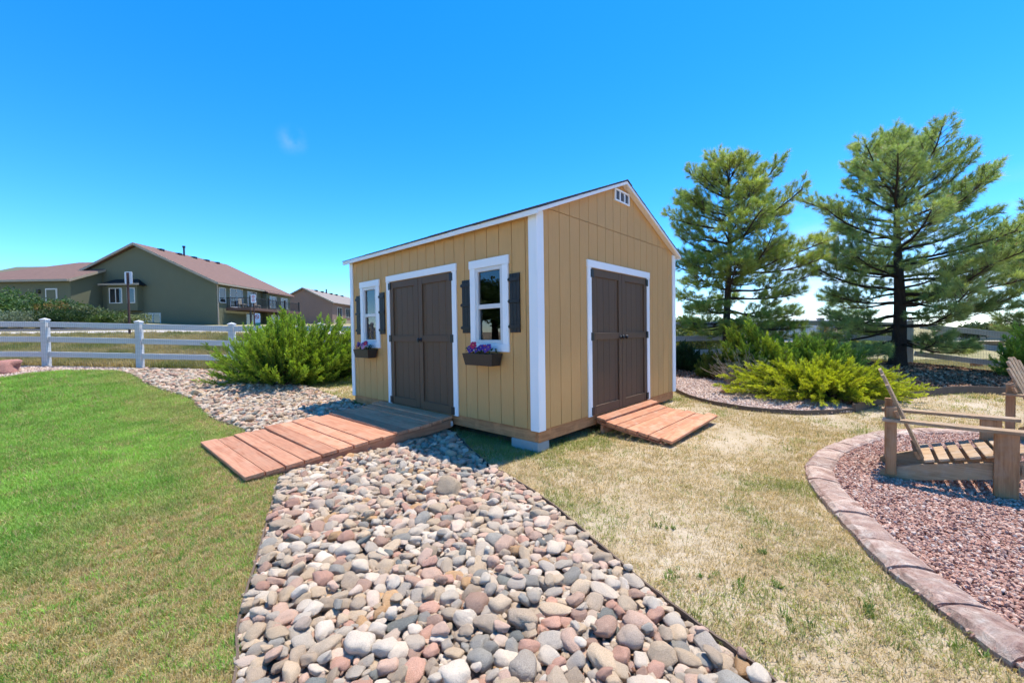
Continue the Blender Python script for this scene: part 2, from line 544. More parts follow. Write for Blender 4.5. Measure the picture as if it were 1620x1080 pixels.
rv = m.n('ShaderNodeMath', operation='FRACT'); m.l(m.math('MULTIPLY', rd, 91.7), rv.inputs[0])
kk = m.maprange(rv.outputs[0], 0, 1, .84, 1.2)
cx = m.n('ShaderNodeCombineXYZ')
for i in range(3): m.l(m.math('MULTIPLY', kk, (1.05, .965, .85)[i]), cx.inputs[i])
m.col(m.mix(1.0, col, cx.outputs[0], 'MULTIPLY')); m.set(.72, .3)
m.bump(m.noise(v, 9, 7, .72), .55, .10)
MAT['stone'] = m.mat
# crushed red gravel
m = NT('red_gravel_chip')
base = m.ramp(m.rand(), [(0, (.54, .30, .215)), (.22, (.64, .41, .30)), (.42, (.44, .24, .17)), (.6, (.69, .50, .38)), (.74, (.52, .325, .245)), (.86, (.72, .58, .47)), (.95, (.31, .185, .14))], 'CONSTANT')
v = m.coord('Object', (1, 1, 1), rand=True)
m.col(m.mix(m.noise(v, 4, 4), base, m.mix(1.0, base, (.65, .6, .6), 'MULTIPLY'))); m.set(.85, .25)
MAT['chip_red'] = m.mat
m = NT('pale_gravel_chip')
base = m.ramp(m.rand(), [(0, (.58, .42, .315)), (.3, (.66, .51, .40)), (.5, (.47, .30, .22)), (.7, (.68, .56, .46)), (.9, (.38, .26, .20))], 'CONSTANT')
m.col(base); m.set(.85, .25)
MAT['chip_pale'] = m.mat
m = NT('bark_mulch_chip')
base = m.ramp(m.rand(), [(0, (.21, .105, .058)), (.3, (.30, .165, .095)), (.55, (.12, .064, .038)), (.75, (.40, .235, .145)), (.93, (.50, .35, .24))], 'CONSTANT')
m.col(base); m.set(.95, .15)
MAT['chip_mulch'] = m.mat

MAT['soil_dry'] = M_ground('dry_soil_thatch', [(.30, (.32, .245, .14)), (.47, (.43, .34, .22)), (.62, (.53, .44, .32))], 1.6, 38, .6, (.33, .24, .15), meadow=True)
MAT['soil_lawn'] = M_ground('lawn_thatch', [(.32, (.15, .14, .045)), (.5, (.27, .225, .10)), (.66, (.42, .33, .18))], 1.2, 40, .6)
MAT['soil_rock'] = M_ground('rock_bed_dirt', [(.3, (.20, .155, .115)), (.6, (.34, .27, .21))], 3, 50, .5)
MAT['soil_red'] = M_ground('red_gravel_dirt', [(.3, (.17, .095, .08)), (.6, (.30, .185, .16))], 3, 80, .5)
MAT['soil_mulch'] = M_ground('mulch_dirt', [(.3, (.19, .105, .06)), (.5, (.32, .19, .115)), (.65, (.44, .28, .19))], 1.5, 45, .6)
MAT['soil_pale'] = M_ground('pale_gravel_dirt', [(.3, (.33, .24, .19)), (.6, (.47, .37, .31))], 3, 80, .5)
MAT['concrete'] = M_ground('sidewalk_concrete', [(.3, (.46, .40, .35)), (.7, (.56, .50, .45))], .6, 12, .1)
MAT['asphalt'] = M_ground('asphalt', [(.3, (.055, .055, .058)), (.7, (.08, .08, .082))], .5, 30, .1)
# stamped concrete curb
m = NT('curb_concrete')
v = m.coord('World'); vr = m.coord('Object', (1, 1, 1), rand=True)
f = m.noise(vr, 8, 8, .74, 1.2)
col = m.ramp(f, [(.34, (.26, .135, .09)), (.46, (.43, .27, .20)), (.55, (.53, .375, .285)), (.64, (.64, .52, .42)), (.78, (.71, .62, .53))])
k = m.maprange(m.rand(), 0, 1, .85, 1.15)
cx = m.n('ShaderNodeCombineXYZ')
for i in range(3): m.l(k, cx.inputs[i])
m.col(m.mix(1.0, col, cx.outputs[0], 'MULTIPLY')); m.set(.55, .45)
m.bump(m.noise(vr, 14, 8, .72, 1.2), 1.0, .03)
MAT['curb'] = m.mat

# ================================================================== SETTING
def axis_lines(spec):
    out = []
    for a, b, s in spec:
        out += list(np.arange(a, b, s))
    return np.array(out + [spec[-1][1]])
gxl = axis_lines([(-2600, -400, 200), (-400, -80, 20), (-80, -16, 2), (-16, 16, .25), (16, 80, 2), (80, 400, 20), (400, 2600, 200)])
gyl = axis_lines([(-300, -20, 20), (-20, 0, 1), (0, 14, .25), (14, 50, 1), (50, 120, 5), (120, 400, 20), (400, 3000, 200)])
XX, YY = np.meshgrid(gxl, gyl)
V = np.stack([XX.ravel(), YY.ravel(), G(XX, YY).ravel()], 1)
nx, ny = len(gxl), len(gyl)
ii = (np.arange(ny - 1)[:, None] * nx + np.arange(nx - 1)[None, :]).ravel()
Fq = np.stack([ii, ii + 1, ii + nx + 1, ii + nx], 1)
ground = link('ground', np_mesh('ground', V, Fq, smooth=True), MAT['soil_dry'])
tag(ground, 'pale dry soil and thatch of the yard and the land beyond', kind='structure')

def sheet(name, poly, mat, lift=.008, step=.3, label=None, kind='structure'):
    xs = [p[0] for p in poly]; ys = [p[1] for p in poly]
    X, Y = np.meshgrid(np.arange(min(xs), max(xs), step), np.arange(min(ys), max(ys), step))
    X = X.ravel() + .01; Y = Y.ravel() + .013
    k = inpoly(X, Y, poly) & (polydist(X, Y, list(poly) + [poly[0]]) > step * .35)
    n = len(poly)
    pts = [Vector(p) for p in poly] + [Vector((a, b)) for a, b in zip(X[k], Y[k])]
    vs, es, fs, *_ = delaunay_2d_cdt(pts, [(i, (i + 1) % n) for i in range(n)], [], 1, 1e-5)
    vx = np.array([v.x for v in vs]); vy = np.array([v.y for v in vs])
    me = np_mesh(name, np.stack([vx, vy, G(vx, vy) + lift], 1), np.array([list(f) for f in fs if len(f) == 3]), smooth=True)
    bm = bmesh.new(); bm.from_mesh(me); bmesh.ops.recalc_face_normals(bm, faces=bm.faces)
    if sum(f.normal.z for f in bm.faces) < 0: bmesh.ops.reverse_faces(bm, faces=bm.faces)
    bm.to_mesh(me); bm.free()
    return tag(link(name, me, mat), label, kind=kind)

left_near = [(-.55, .4), (-.80, .95), (-1.05, 1.49), (-1.21, 1.74), (-1.34, 2.0), (-1.47, 2.29), (-1.73, 2.84), (-2.09, 3.59), (-2.21, 3.84)]
left_far = [(-3.61, 5.42), (-4.46, 6.07), (-5.34, 6.87), (-5.93, 7.46), (-6.89, 8.07), (-7.88, 8.73), (-8.9, 9.54), (-9.9, 10.11)]
right_near = [(1.28, .4), (1.05, 1.0), (0.91, 1.45), (0.8, 1.67), (0.66, 1.96), (0.5, 2.36), (0.26, 2.98), (-0.07, 3.58), (-0.23, 3.84), (-0.46, 4.36), (-0.72, 5.04), (-0.91, 5.43)]
right_far = [(-2.66, 6.86), (-3.26, 7.44), (-4.09, 8.2), (-4.81, 8.7), (-5.79, 9.06), (-6.83, 9.99)]
left_line = spline(left_near + left_far, 4)
rn = spline(right_near, 4); rf = spline(right_far, 4)
rock_poly = left_line + [(-9.9, 10.4), (-7.2, 10.5)] + rf[::-1] + rn[::-1]
lawn_poly = left_line + [(-10.91, 9.89), (-11.31, 9.46), (-11.34, 9.0), (-12.5, 8.4), (-18, 7.5), (-18, -2), (-1, -2)]
curb_pts = [(2.35, .35), (2.02, .9), (1.86, 1.47), (1.89, 1.75), (1.96, 2.15), (2.09, 2.5), (2.24, 2.89), (2.41, 3.28), (2.67, 3.7), (2.91, 3.96), (3.27, 4.29), (3.94, 4.72), (4.56, 5.0), (5.29, 5.06), (5.95, 4.85), (6.75, 4.25), (7.3, 3.2), (7.2, 1.9), (6.4, .8), (5.0, -.1), (3.5, -.25)]
curb_line = spline(curb_pts, 10, True)
bed_edge = [(3.35, 8.9), (3.12, 8.2), (3.04, 7.67), (3.12, 6.95), (3.54, 6.34), (4.09, 6.06), (4.56, 6.0), (5.12, 6.1), (6.02, 6.57), (7.16, 6.99), (7.95, 7.11), (8.54, 6.96), (9.6, 6.5), (11, 5.6), (13, 4.5)]
bed_line = spline(bed_edge, 5)
bed_poly = bed_line + [(16, 5), (15, 9.2), (12.9, 10.3), (10.8, 11.3), (3.2, 11.0)]
pale_poly = spline([(3.35, 8.9), (3.12, 8.2), (3.04, 7.67), (3.12, 6.95), (3.54, 6.34), (4.09, 6.06), (4.56, 6.0), (5.12, 6.1), (5.35, 6.4), (4.9, 6.9), (4.75, 7.6), (4.4, 8.2), (3.9, 8.6)], 4, True)

sheet('lawn', lawn_poly, MAT['soil_lawn'], .010, .3, 'green lawn on the left')
rock_bed = sheet('rock_bed', rock_poly, MAT['soil_rock'], .006, .3, 'bed of mixed river rock running past the shed')
gravel_bed = sheet('gravel_circle', curb_line, MAT['soil_red'], .012, .3, 'round seating area of crushed red gravel')
mulch_bed = sheet('planting_bed', bed_poly, MAT['soil_mulch'], .010, .3, 'shaded mulch bed under the pines')
pale_bed = sheet('pale_gravel_patch', pale_poly, MAT['soil_pale'], .018, .2, 'pale pink gravel beside the gold juniper')
strip_poly = [(-18, 8.2), (-12.5, 8.45), (-11.34, 9.05), (-11.31, 9.5), (-10.91, 9.93), (-9.9, 10.15), (-9.9, 10.5), (-12, 10.42), (-18, 10.3)]
strip = sheet('gravel_strip', strip_poly, MAT['soil_pale'], .010, .3, 'pink gravel strip along the white fence')
sheet('sidewalk', [(-70, 16.6), (-70, 19.0), (-4, 20.8), (-4, 18.4)], MAT['concrete'], .05, 1.0, 'concrete sidewalk beyond the white fence')
sheet('street', [(-90, 20.5), (-90, 27.5), (-4, 29.5), (-4, 22.5)], MAT['asphalt'], .03, 1.0, 'asphalt street beyond the sidewalk')
sheet('road', [(8, 76), (8, 83), (160, 79), (160, 72)], MAT['concrete'], .05, 2.0, 'pale road beyond the pines')

# ------------------------------------------------------------------ scatter by geometry nodes (stuff)
def scatter_group(coll):
    ng = bpy.data.node_groups.new('scatter_' + coll.name, 'GeometryNodeTree')
    ng.interface.new_socket('Geometry', in_out='INPUT', socket_type='NodeSocketGeometry')
    ng.interface.new_socket('Geometry', in_out='OUTPUT', socket_type='NodeSocketGeometry')
    N = ng.nodes
    gi = N.new('NodeGroupInput'); go = N.new('NodeGroupOutput')
    ip = N.new('GeometryNodeInstanceOnPoints')
    ci = N.new('GeometryNodeCollectionInfo')
    ci.inputs['Collection'].default_value = coll
    ci.inputs['Separate Children'].default_value = True
    ci.inputs['Reset Children'].default_value = True
    def na(name, t):
        a = N.new('GeometryNodeInputNamedAttribute'); a.data_type = t
        a.inputs['Name'].default_value = name
        return a.outputs['Attribute']
    L = ng.links.new
    L(gi.outputs[0], ip.inputs['Points'])
    L(ci.outputs[0], ip.inputs['Instance'])
    ip.inputs['Pick Instance'].default_value = True
    L(na('pick', 'INT'), ip.inputs['Instance Index'])
    L(na('rot', 'FLOAT_VECTOR'), ip.inputs['Rotation'])
    L(na('scl', 'FLOAT_VECTOR'), ip.inputs['Scale'])
    L(ip.outputs[0], go.inputs[0])
    return ng

def template_coll(name, meshes, mat):
    c = bpy.data.collections.new(name)
    for i, me in enumerate(meshes):
        if len(me.materials) == 0: me.materials.append(mat)
        o = bpy.data.objects.new('%s_%02d' % (name, i), me)
        c.objects.link(o)
    return c

def scatter(name, coll, P, rot, scl, pick, tint=None, parent=None, label=None, cat=None):
    me = bpy.data.meshes.new(name)
    n = len(P)
    me.vertices.add(n); me.vertices.foreach_set('co', np.asarray(P, np.float32).ravel())
    def at(nm, t, arr, field='vector'):
        a = me.attributes.new(nm, t, 'POINT')
        a.data.foreach_set(field, np.ascontiguousarray(arr).ravel())
    at('rot', 'FLOAT_VECTOR', np.asarray(rot, np.float32))
    scl = np.asarray(scl, np.float32)
    if scl.ndim == 1: scl = np.repeat(scl[:, None], 3, 1)
    at('scl', 'FLOAT_VECTOR', scl)
    at('pick', 'INT', np.asarray(pick, np.int32), 'value')
    if tint is not None:
        c = np.ones((n, 4), np.float32); c[:, :3] = tint
        at('tint', 'FLOAT_COLOR', c, 'color')
    me.materials.append(coll.objects[0].data.materials[0])
    o = link(name, me, None, parent)
    md = o.modifiers.new('scatter', 'NODES')
    md.node_group = scatter_group(coll)
    return tag(o, label, cat, kind='stuff')

# ------------------------------------------------------------------ stones
def stone_mesh(seed, sub=3, rough=.16, angular=0.0, flat=1.0):
    rs = random.Random(seed)
    bm = bmesh.new()
    bmesh.ops.create_icosphere(bm, subdivisions=sub, radius=1.0)
    off = Vector((rs.uniform(-50, 50), rs.uniform(-50, 50), rs.uniform(-50, 50)))
    planes = []
    for _ in range(int(angular * 9)):
        d = Vector((rs.gauss(0, 1), rs.gauss(0, 1), rs.gauss(0, 1))).normalized()
        planes.append((d, rs.uniform(.62, .85)))
    ex = rs.uniform(.75, 1.0)
    for v in bm.verts:
        p = v.co.copy()
        d = p.normalized()
        k = 1 + rough * noise.noise(d * 1.1 + off) * 1.6 + rough * .45 * noise.noise(d * 2.6 + off)
        p = Vector((math.copysign(abs(d.x) ** ex, d.x), math.copysign(abs(d.y) ** ex, d.y), math.copysign(abs(d.z) ** ex, d.z))) * k
        for n_, c in planes:
            h = p.dot(n_)
            if h > c: p -= n_ * (h - c) * .92
        v.co = Vector((p.x, p.y, p.z * flat))
    me = bpy.data.meshes.new('stone')
    bm.to_mesh(me); bm.free()
    if angular < .9:
        for f in me.polygons: f.use_smooth = True
    return me

rng = np.random.default_rng(11)
STONES = [stone_mesh(i, 3, .24, (.0, .35, .0, .65)[i % 4]) for i in range(28)]
for s_ in STONES: s_.materials.append(MAT['stone'])
SHED_O = np.array((.268, 4.269)); SHED_R = R(47.28)
BA = np.array((math.cos(SHED_R), math.sin(SHED_R))); AA = np.array((-math.sin(SHED_R), math.cos(SHED_R)))

def pack_stones():
    xs = [p[0] for p in rock_poly]; ys = [p[1] for p in rock_poly]
    cell = .08; hsh = {}
    out = []
    def ok(x, y, r, tol):
        ci, cj = int(math.floor(x / cell)), int(math.floor(y / cell))
        for i in range(ci - 2, ci + 3):
            for j in range(cj - 2, cj + 3):
                for (a, b, q) in hsh.get((i, j), ()):
                    if (a - x) ** 2 + (b - y) ** 2 < ((r + q) * tol) ** 2: return False
        return True
    def sample(n):
        X = rng.uniform(min(xs), max(xs), n); Y = rng.uniform(min(ys), max(ys), n)
        k = inpoly(X, Y, rock_poly) & (Y > .7)
        return X[k], Y[k]
    # main layer, large first
    for lo, hi, n, tol in ((.068, .092, 3000, 1.0), (.044, .058, 14000, .92), (.033, .044, 70000, .81), (.024, .033, 170000, .79), (.015, .024, 280000, .79)):
        X, Y = sample(n)
        rr = rng.uniform(lo, hi, len(X))
        if lo > .04:
            k = rng.random(len(X)) < (.02 if lo > .06 else .25); X, Y, rr = X[k], Y[k], rr[k]
        ed_ = polydist(X, Y, left_line); ed2 = polydist(X, Y, rn)
        kk_ = (ed_ > rr * .95) & (ed2 > rr * .95)
        for x, y, r in zip(X[kk_], Y[kk_], rr[kk_]):
            if ok(x, y, r, tol):
                hsh.setdefault((int(math.floor(x / cell)), int(math.floor(y / cell))), []).append((x, y, r))
                out.append((x, y, r, 0))
    base = len(out)
    # stones lying on top
    X, Y = sample(9000)
    for x, y, r in zip(X, Y, rng.uniform(.018, .038, len(X))):
        b, a = (x - SHED_O[0]) * BA[0] + (y - SHED_O[1]) * BA[1], (x - SHED_O[0]) * AA[0] + (y - SHED_O[1]) * AA[1]
        if rng.random() < .45 and not (1.3 < a < 3.25 and b > -2.45): out.append((x, y, r, 1))
    # fine fill under the gaps
    X, Y = sample(42000)
    for x, y, r in zip(X, Y, rng.uniform(.014, .024, len(X))): out.append((x, y, r, 2))
    return np.array(out)
ST = pack_stones()
n = len(ST)
sx, sy, sr, sl = ST.T
ax_a = sr * rng.uniform(1.0, 1.45, n); ax_b = sr * rng.uniform(.78, 1.02, n); ax_c = sr * rng.uniform(.42, .74, n)
tilt = np.where(sl == 1, .38, .24)
srot = np.stack([rng.normal(0, 1, n) * tilt, rng.normal(0, 1, n) * tilt, rng.uniform(0, 6.28, n)], 1)
sz = G(sx, sy) + .012 + np.where(sl == 0, ax_c * rng.uniform(.55, .95, n), np.where(sl == 1,   .028 + ax_c * .75, ax_c * .4))
# keep the stones below the ramp boards
_b = (sx - SHED_O[0]) * BA[0] + (sy - SHED_O[1]) * BA[1]; _a = (sx - SHED_O[0]) * AA[0] + (sy - SHED_O[1]) * AA[1]
_under = (_a > 1.25) & (_a < 3.27) & (_b > -2.5)
_ceil = .245 - .022 - (-_b) / 2.3 * .153 - .05
sz = np.where(_under, np.minimum(sz, _ceil - ax_a * .75), sz)
spick = rng.integers(0, len(STONES), n)
scol = template_coll('river_stone', STONES, MAT['stone'])
# rank by size in the picture
dep = np.maximum(sy, .3)
px = 810 + 645 * sx / dep; py = 525 + 645 * (1.29 - sz) / dep
vis = (px > 0) & (px < 1620) & (py < 1085) & (sl != 2)
size = np.where(vis, sr / dep, 0)
big = np.argsort(-size)[:300]
isbig = np.zeros(n, bool); isbig[big] = True
for i in big:
    o = link('stone', STONES[spick[i]], None, rock_bed)
    o.location = (sx[i], sy[i], sz[i]); o.rotation_euler = tuple(srot[i]); o.scale = (ax_a[i], ax_b[i], ax_c[i])
k = ~isbig
scatter('river_stones', scol, np.stack([sx, sy, sz], 1)[k], srot[k], np.stack([ax_a, ax_b, ax_c], 1)[k], spick[k], parent=rock_bed)
print('stones', n, (sl == 0).sum())

# crushed gravel
CHIPS = [stone_mesh(100 + i, 1, .25, 1.0) for i in range(8)]
for c_ in CHIPS: c_.materials.append(MAT['chip_red'])
ccol = template_coll('gravel_chip', CHIPS, MAT['chip_red'])
def chips(name, coll, poly, dens, r0, r1, parent, seed, dmax=30, layers=(0, .012), cut=None):
    rs = np.random.default_rng(seed)
    xs = [p[0] for p in poly]; ys = [p[1] for p in poly]
    A = (max(xs) - min(xs)) * (max(ys) - min(ys))
    N = int(A * dens)
    X = rs.uniform(min(xs), max(xs), N); Y = rs.uniform(min(ys), max(ys), N)
    k = inpoly(X, Y, poly) & (Y > .8) & (X < Y * 1.5 + .4)
    if cut is not None: k &= cut(X, Y)
    X, Y = X[k], Y[k]; N = len(X)
    r = rs.uniform(r0, r1, N)
    S = np.stack([r * rs.uniform(.9, 1.4, N), r * rs.uniform(.7, 1, N), r * rs.uniform(.5, .9, N)], 1)
    Z = G(X, Y) + .012 + r * .4 + rs.uniform(layers[0], layers[1], N)
    return scatter(name, coll, np.stack([X, Y, Z], 1), rs.uniform(0, 6.28, (N, 3)), S, rs.integers(0, 8, N), parent=parent)
chips('gravel_chips', ccol, curb_line, 5200, .008, .0165, gravel_bed, 5)
PCH = [c.copy() for c in CHIPS]
for c_ in PCH: c_.materials.clear(); c_.materials.append(MAT['chip_pale'])
pcol = template_coll('pale_chip', PCH, MAT['chip_pale'])
chips('gravel_chips', pcol, pale_poly, 2600, .010, .022, pale_bed, 6)
chips('gravel_chips', pcol, strip_poly, 900, .015, .03, strip, 7)
MCH = [c.copy() for c in CHIPS]
for c_ in MCH: c_.materials.clear(); c_.materials.append(MAT['chip_mulch'])
mcol = template_coll('mulch_chip', MCH, MAT['chip_mulch'])
chips('leaf_litter', mcol, rock_poly, 420, .005, .011, rock_bed, 9, layers=(-.008, .012))
chips('mulch_chips', mcol, bed_poly, 420, .012, .035, mulch_bed, 8, cut=lambda X, Y: (~inpoly(X, Y, pale_poly)) & (fbm(X, Y, 1.2, 3) > .38))

# ------------------------------------------------------------------ grass
def tuft_mesh(seed, nb, h0, h1, w, spread, lean, segs=2):
    rs = random.Random(seed)
    V, F = [], []
    for _ in range(nb):
        a = rs.uniform(0, 2 * math.pi); rr = spread * math.sqrt(rs.random())
        b = Vector((rr * math.cos(a), rr * math.sin(a), -.004))
        d = rs.uniform(0, 2 * math.pi); hd = Vector((math.cos(d), math.sin(d), 0))
        sd = Vector((-math.sin(d), math.cos(d), 0)) if rs.random() < .5 else Vector((math.cos(d + 1), math.sin(d + 1), 0))
        L = rs.uniform(h0, h1); le = lean * rs.uniform(.3, 1.2)
        ww = w * rs.uniform(.7, 1.2)
        i = len(V)
        p1 = b + Vector((0, 0, 1)) * L * .55 * math.cos(le * .5) + hd * L * .55 * math.sin(le * .5)
        p2 = p1 + Vector((0, 0, 1)) * L * .45 * math.cos(le * 1.3) + hd * L * .45 * math.sin(le * 1.3)
        V += [b - sd * ww / 2, b + sd * ww / 2, p1 - sd * ww * .42, p1 + sd * ww * .42, p2]
        F += [(i, i + 1, i + 3), (i, i + 3, i + 2), (i + 2, i + 3, i + 4)]
    return np_mesh('tuft', [tuple(v) for v in V], F)
lawn_t = template_coll('lawn_tuft', [tuft_mesh(i, 18, .020, .046, .0036, .035, .85) for i in range(6)], MAT['grass'])
straw_t = template_coll('straw_tuft', [tuft_mesh(40 + i, 14, .014, .040, .0030, .045, 1.4) for i in range(6)], MAT['grass'])
weed_t = template_coll('weed_tuft', [tuft_mesh(80 + i, 14, .02, .055, .0065, .018, 1.2) for i in range(4)], MAT['grass'])
field_t = template_coll('field_tuft', [tuft_mesh(120 + i, 22, .10, .22, .012, .12, .7) for i in range(4)], MAT['grass'])

def mixc(a, b, t):
    t = np.clip(t, 0, 1)[:, None]
    return np.array(a)[None] * (1 - t) + np.array(b)[None] * t

def shed_local(X, Y):
    dx, dy = X - SHED_O[0], Y - SHED_O[1]
    return dx * BA[0] + dy * BA[1], dx * AA[0] + dy * AA[1]

rs = np.random.default_rng(21)
# lawn
N = 560000
X = rs.uniform(-14, -.5, N); Y = rs.uniform(.9, 10.4, N)
dist = np.hypot(X, Y)
keep = inpoly(X, Y, lawn_poly) & (X > -Y * 1.5 - .8) & (rs.random(N) < np.clip((3.3 / dist) ** 1.25, 0, 1))
X, Y, dist = X[keep], Y[keep], dist[keep]
de = polydist(X, Y, left_line)
nz = fbm(X, Y, 1.1, 5); nf = fbm(X, Y, .28, 9, 2); nb = fbm(X, Y, 2.2, 15, 2)
# dry towards the rocks and the near corner, lush further out
near_dry = np.clip((4.6 - Y) / 3.2, 0, 1)
dry = 1.12 - de / (.75 + 1.3 * near_dry) + (nz - .5) * 1.9 + near_dry * .58 - .18
dry = np.clip(dry + (nf - .5) * 1.1, 0, 1)
dry = np.where(Y > 6.2, dry * .55, dry)
k = rs.random(len(X)) < (1 - .35 * dry)
X, Y, dist, dry, nf, nb, de = X[k], Y[k], dist[k], dry[k], nf[k], nb[k], de[k]
N = len(X)
lush = mixc((.31, .50, .085), (.235, .42, .07), nb * 1.3 - .15)
lush = lush * (1 + (nf - .5)[:, None] * .6)
strw = mixc((.58, .455, .235), (.46, .345, .15), rs.random(N))
tint = mixc((0, 0, 0), (0, 0, 0), dry) + lush * (1 - dry[:, None]) + strw * dry[:, None]
mx_ = rs.random(N)
tint = np.where((mx_ < .16)[:, None], strw * .95, tint)
tint = np.where(((mx_ > .72) & (dry > .4))[:, None], lush * .95, tint)
tint *= rs.uniform(.75, 1.25, (N, 1))
S = rs.uniform(.75, 1.3, N) * (1 + np.clip((dist - 3) / 9, 0, 1) * .7) * (1 - .3 * dry)
scatter('lawn_grass', lawn_t, np.stack([X, Y, G(X, Y) + .010], 1), np.stack([rs.normal(0, .15, N), rs.normal(0, .15, N), rs.uniform(0, 6.28, N)], 1), S, rs.integers(0, 6, N), tint,
        label='short lawn grass, green fading to straw beside the rocks', cat='grass')
print('lawn', N)

# dry yard on the right
def not_yard(X, Y):
    b, a = shed_local(X, Y)
    shed_in = (b > .15) & (b < 3.5) & (a > .15) & (a < 3.95)
    return inpoly(X, Y, rock_poly) | inpoly(X, Y, curb_line) | inpoly(X, Y, bed_poly) | inpoly(X, Y, lawn_poly) | shed_in
N = 300000
X = rs.uniform(-4.5, 10, N); Y = rs.uniform(1.1, 10.4, N)
dist = np.hypot(X, Y)
k = (rs.random(N) < np.clip((3.6 / dist) ** 1.2, 0, 1)) & (X < Y * 1.45 + .5) & ~not_yard(X, Y)
X, Y, dist = X[k], Y[k], dist[k]
nz = fbm(X, Y, .9, 31); nf = fbm(X, Y, .22, 37, 2)
edge = polydist(X, Y, rn)
b_, a_ = shed_local(X, Y)
shedd = np.minimum(np.hypot(np.minimum(b_, 0) * 1.0, np.clip(np.abs(a_ - 2) - 2, 0, None)), np.hypot(np.clip(np.abs(b_ - 1.8) - 1.8, 0, None), np.minimum(a_, 0)))
cov = .30 + (nz - .5) * 1.7 + np.clip(.5 - polydist(X, Y, curb_line) * .9, 0, .5) + np.clip(.45 - shedd, 0, .35)
k = rs.random(len(X)) < np.clip(cov + .22, .10, 1)
X, Y, dist, nz, nf, edge, shedd = X[k], Y[k], dist[k], nz[k], nf[k], edge[k], shedd[k]
N = len(X)
grn = fbm(X, Y, .55, 71, 3) + np.clip(.55 - shedd, 0, .4) * .7 + np.clip(.35 - edge, 0, .35) * .55 + np.clip(.45 - polydist(X, Y, curb_line), 0, .45) * .35
gm = np.clip((grn - .60) * 4, 0, 1)
strw = mixc((.58, .455, .255), (.45, .34, .165), rs.random(N))
grc = mixc((.34, .34, .10), (.24, .28, .08), rs.random(N))
sel = rs.random(N) < gm * .8 + .05
tint = np.where(sel[:, None], grc, strw) * rs.uniform(.8, 1.2, (N, 1))
S = rs.uniform(.6, 1.25, N) * (1 + np.clip((dist - 3) / 8, 0, 1) * .7) * np.where(sel, 1.15, .95)
scatter('dry_grass', straw_t, np.stack([X, Y, G(X, Y)], 1), np.stack([rs.normal(0, .2, N), rs.normal(0, .2, N), rs.uniform(0, 6.28, N)], 1), S, rs.integers(0, 6, N), tint,
        label='thin straw coloured grass with green flecks around the shed', cat='grass')
print('dry', N)
# field beyond the fence
N = 150000
Y = 10.6 + 20 * rs.random(N) ** 1.6; X = rs.uniform(-1.35, 1.35, N) * Y
k = (np.abs(X / Y) > .32) & ((Y > 11.3) | (X < 2)) & ~inpoly(X, Y, bed_poly) & ((X > 0) | (Y < 17.0)) & (Y > 10.75 + .043 * (X + 12) * 1.0) & (rs.random(N) < .40)
X, Y = X[k], Y[k]; N = len(X)
nz = fbm(X, Y, 1.5, 51)
tint = mixc((.42, .335, .16), (.20, .22, .06), (nz - .42) * 3.2) * rs.uniform(.75, 1.2, (N, 1))
scatter('field_grass', field_t, np.stack([X, Y, G(X, Y)], 1), np.stack([rs.normal(0, .15, N), rs.normal(0, .15, N), rs.uniform(0, 6.28, N)], 1), rs.uniform(.55, 1.1, N), rs.integers(0, 4, N), tint,
        label='rough dry meadow grass beyond the fences', cat='grass')
print('field', N)
# small leafy weeds
wp = [(1.01, 2.1), (1.11, 2.0), (1.33, 1.99), (.84, 2.11), (1.38, 2.34), (1.81, 1.63), (1.2, 1.75), (.95, 2.6), (1.6, 1.8), (-1.75, 2.6), (-1.9, 2.3), (-1.6, 2.0), (-2.0, 3.2)]
P, TT = [], []
for x, y in wp:
    for _ in range(5):
        xx, yy = x + rs.normal(0, .03), y + rs.normal(0, .03); P.append((xx, yy, g(xx, yy) + .004))
P = np.array(P); N = len(P)
scatter('weeds', weed_t, P, np.stack([rs.normal(0, .2, N), rs.normal(0, .2, N), rs.uniform(0, 6.28, N)], 1), rs.uniform(.5, 1.0, N), rs.integers(0, 4, N), np.tile((.16, .24, .05), (N, 1)) * rs.uniform(.7, 1.2, (N, 1)),
        label='small green weeds scattered in the dry grass', cat='weeds')

# ------------------------------------------------------------------ edging strips
def edging(name, label, line, h=.045, w=.016, mat='steel_edge', jit=.004):
    pts = []
    acc = 0
    m_ = MB(); bm = m_.bm
    prev = None
    n_ = len(line)
    for i, (x, y) in enumerate(line):
        a = Vector(line[max(i - 1, 0)]); b = Vector(line[min(i + 1, n_ - 1)])
        d = (b - a).normalized(); nn = Vector((-d.y, d.x)) * w / 2
        z = g(x, y); hz = h + random.Random(i * 7 + n_).uniform(-jit, jit)
        ring = [bm.verts.new((x - nn.x, y - nn.y, z - .05)), bm.verts.new((x + nn.x, y + nn.y, z - .05)), bm.verts.new((x + nn.x * .8, y + nn.y * .8, z + hz)), bm.verts.new((x - nn.x * .8, y - nn.y * .8, z + hz))]
        if prev:
            for k in range(4): bm.faces.new((prev[k], prev[(k + 1) % 4], ring[(k + 1) % 4], ring[k]))
        else: bm.faces.new(ring[::-1])
        prev = ring
    bm.faces.new(prev)
    return tag(m_.build(name, MAT[mat]), label, 'edging')
edging('garden_edging', 'dark edging strip between the river rock and the dry grass', spline(right_near, 6), .040, .014)
edging('garden_edging', 'low dark edging strip between the lawn and the river rock', spline(left_near + left_far, 5), .028, .014)
edging('garden_edging', 'dark edging strip from the shed to the green juniper', spline(right_far[:4], 5), .05, .018)
edging('garden_edging', 'brown edging strip curving round the pale gravel patch by the shed', spline(bed_edge[:8], 6), .07, .022)
edging('garden_edging', 'dark edging along the shaded mulch bed behind the chairs', spline(bed_edge[7:], 6), .13, .05)

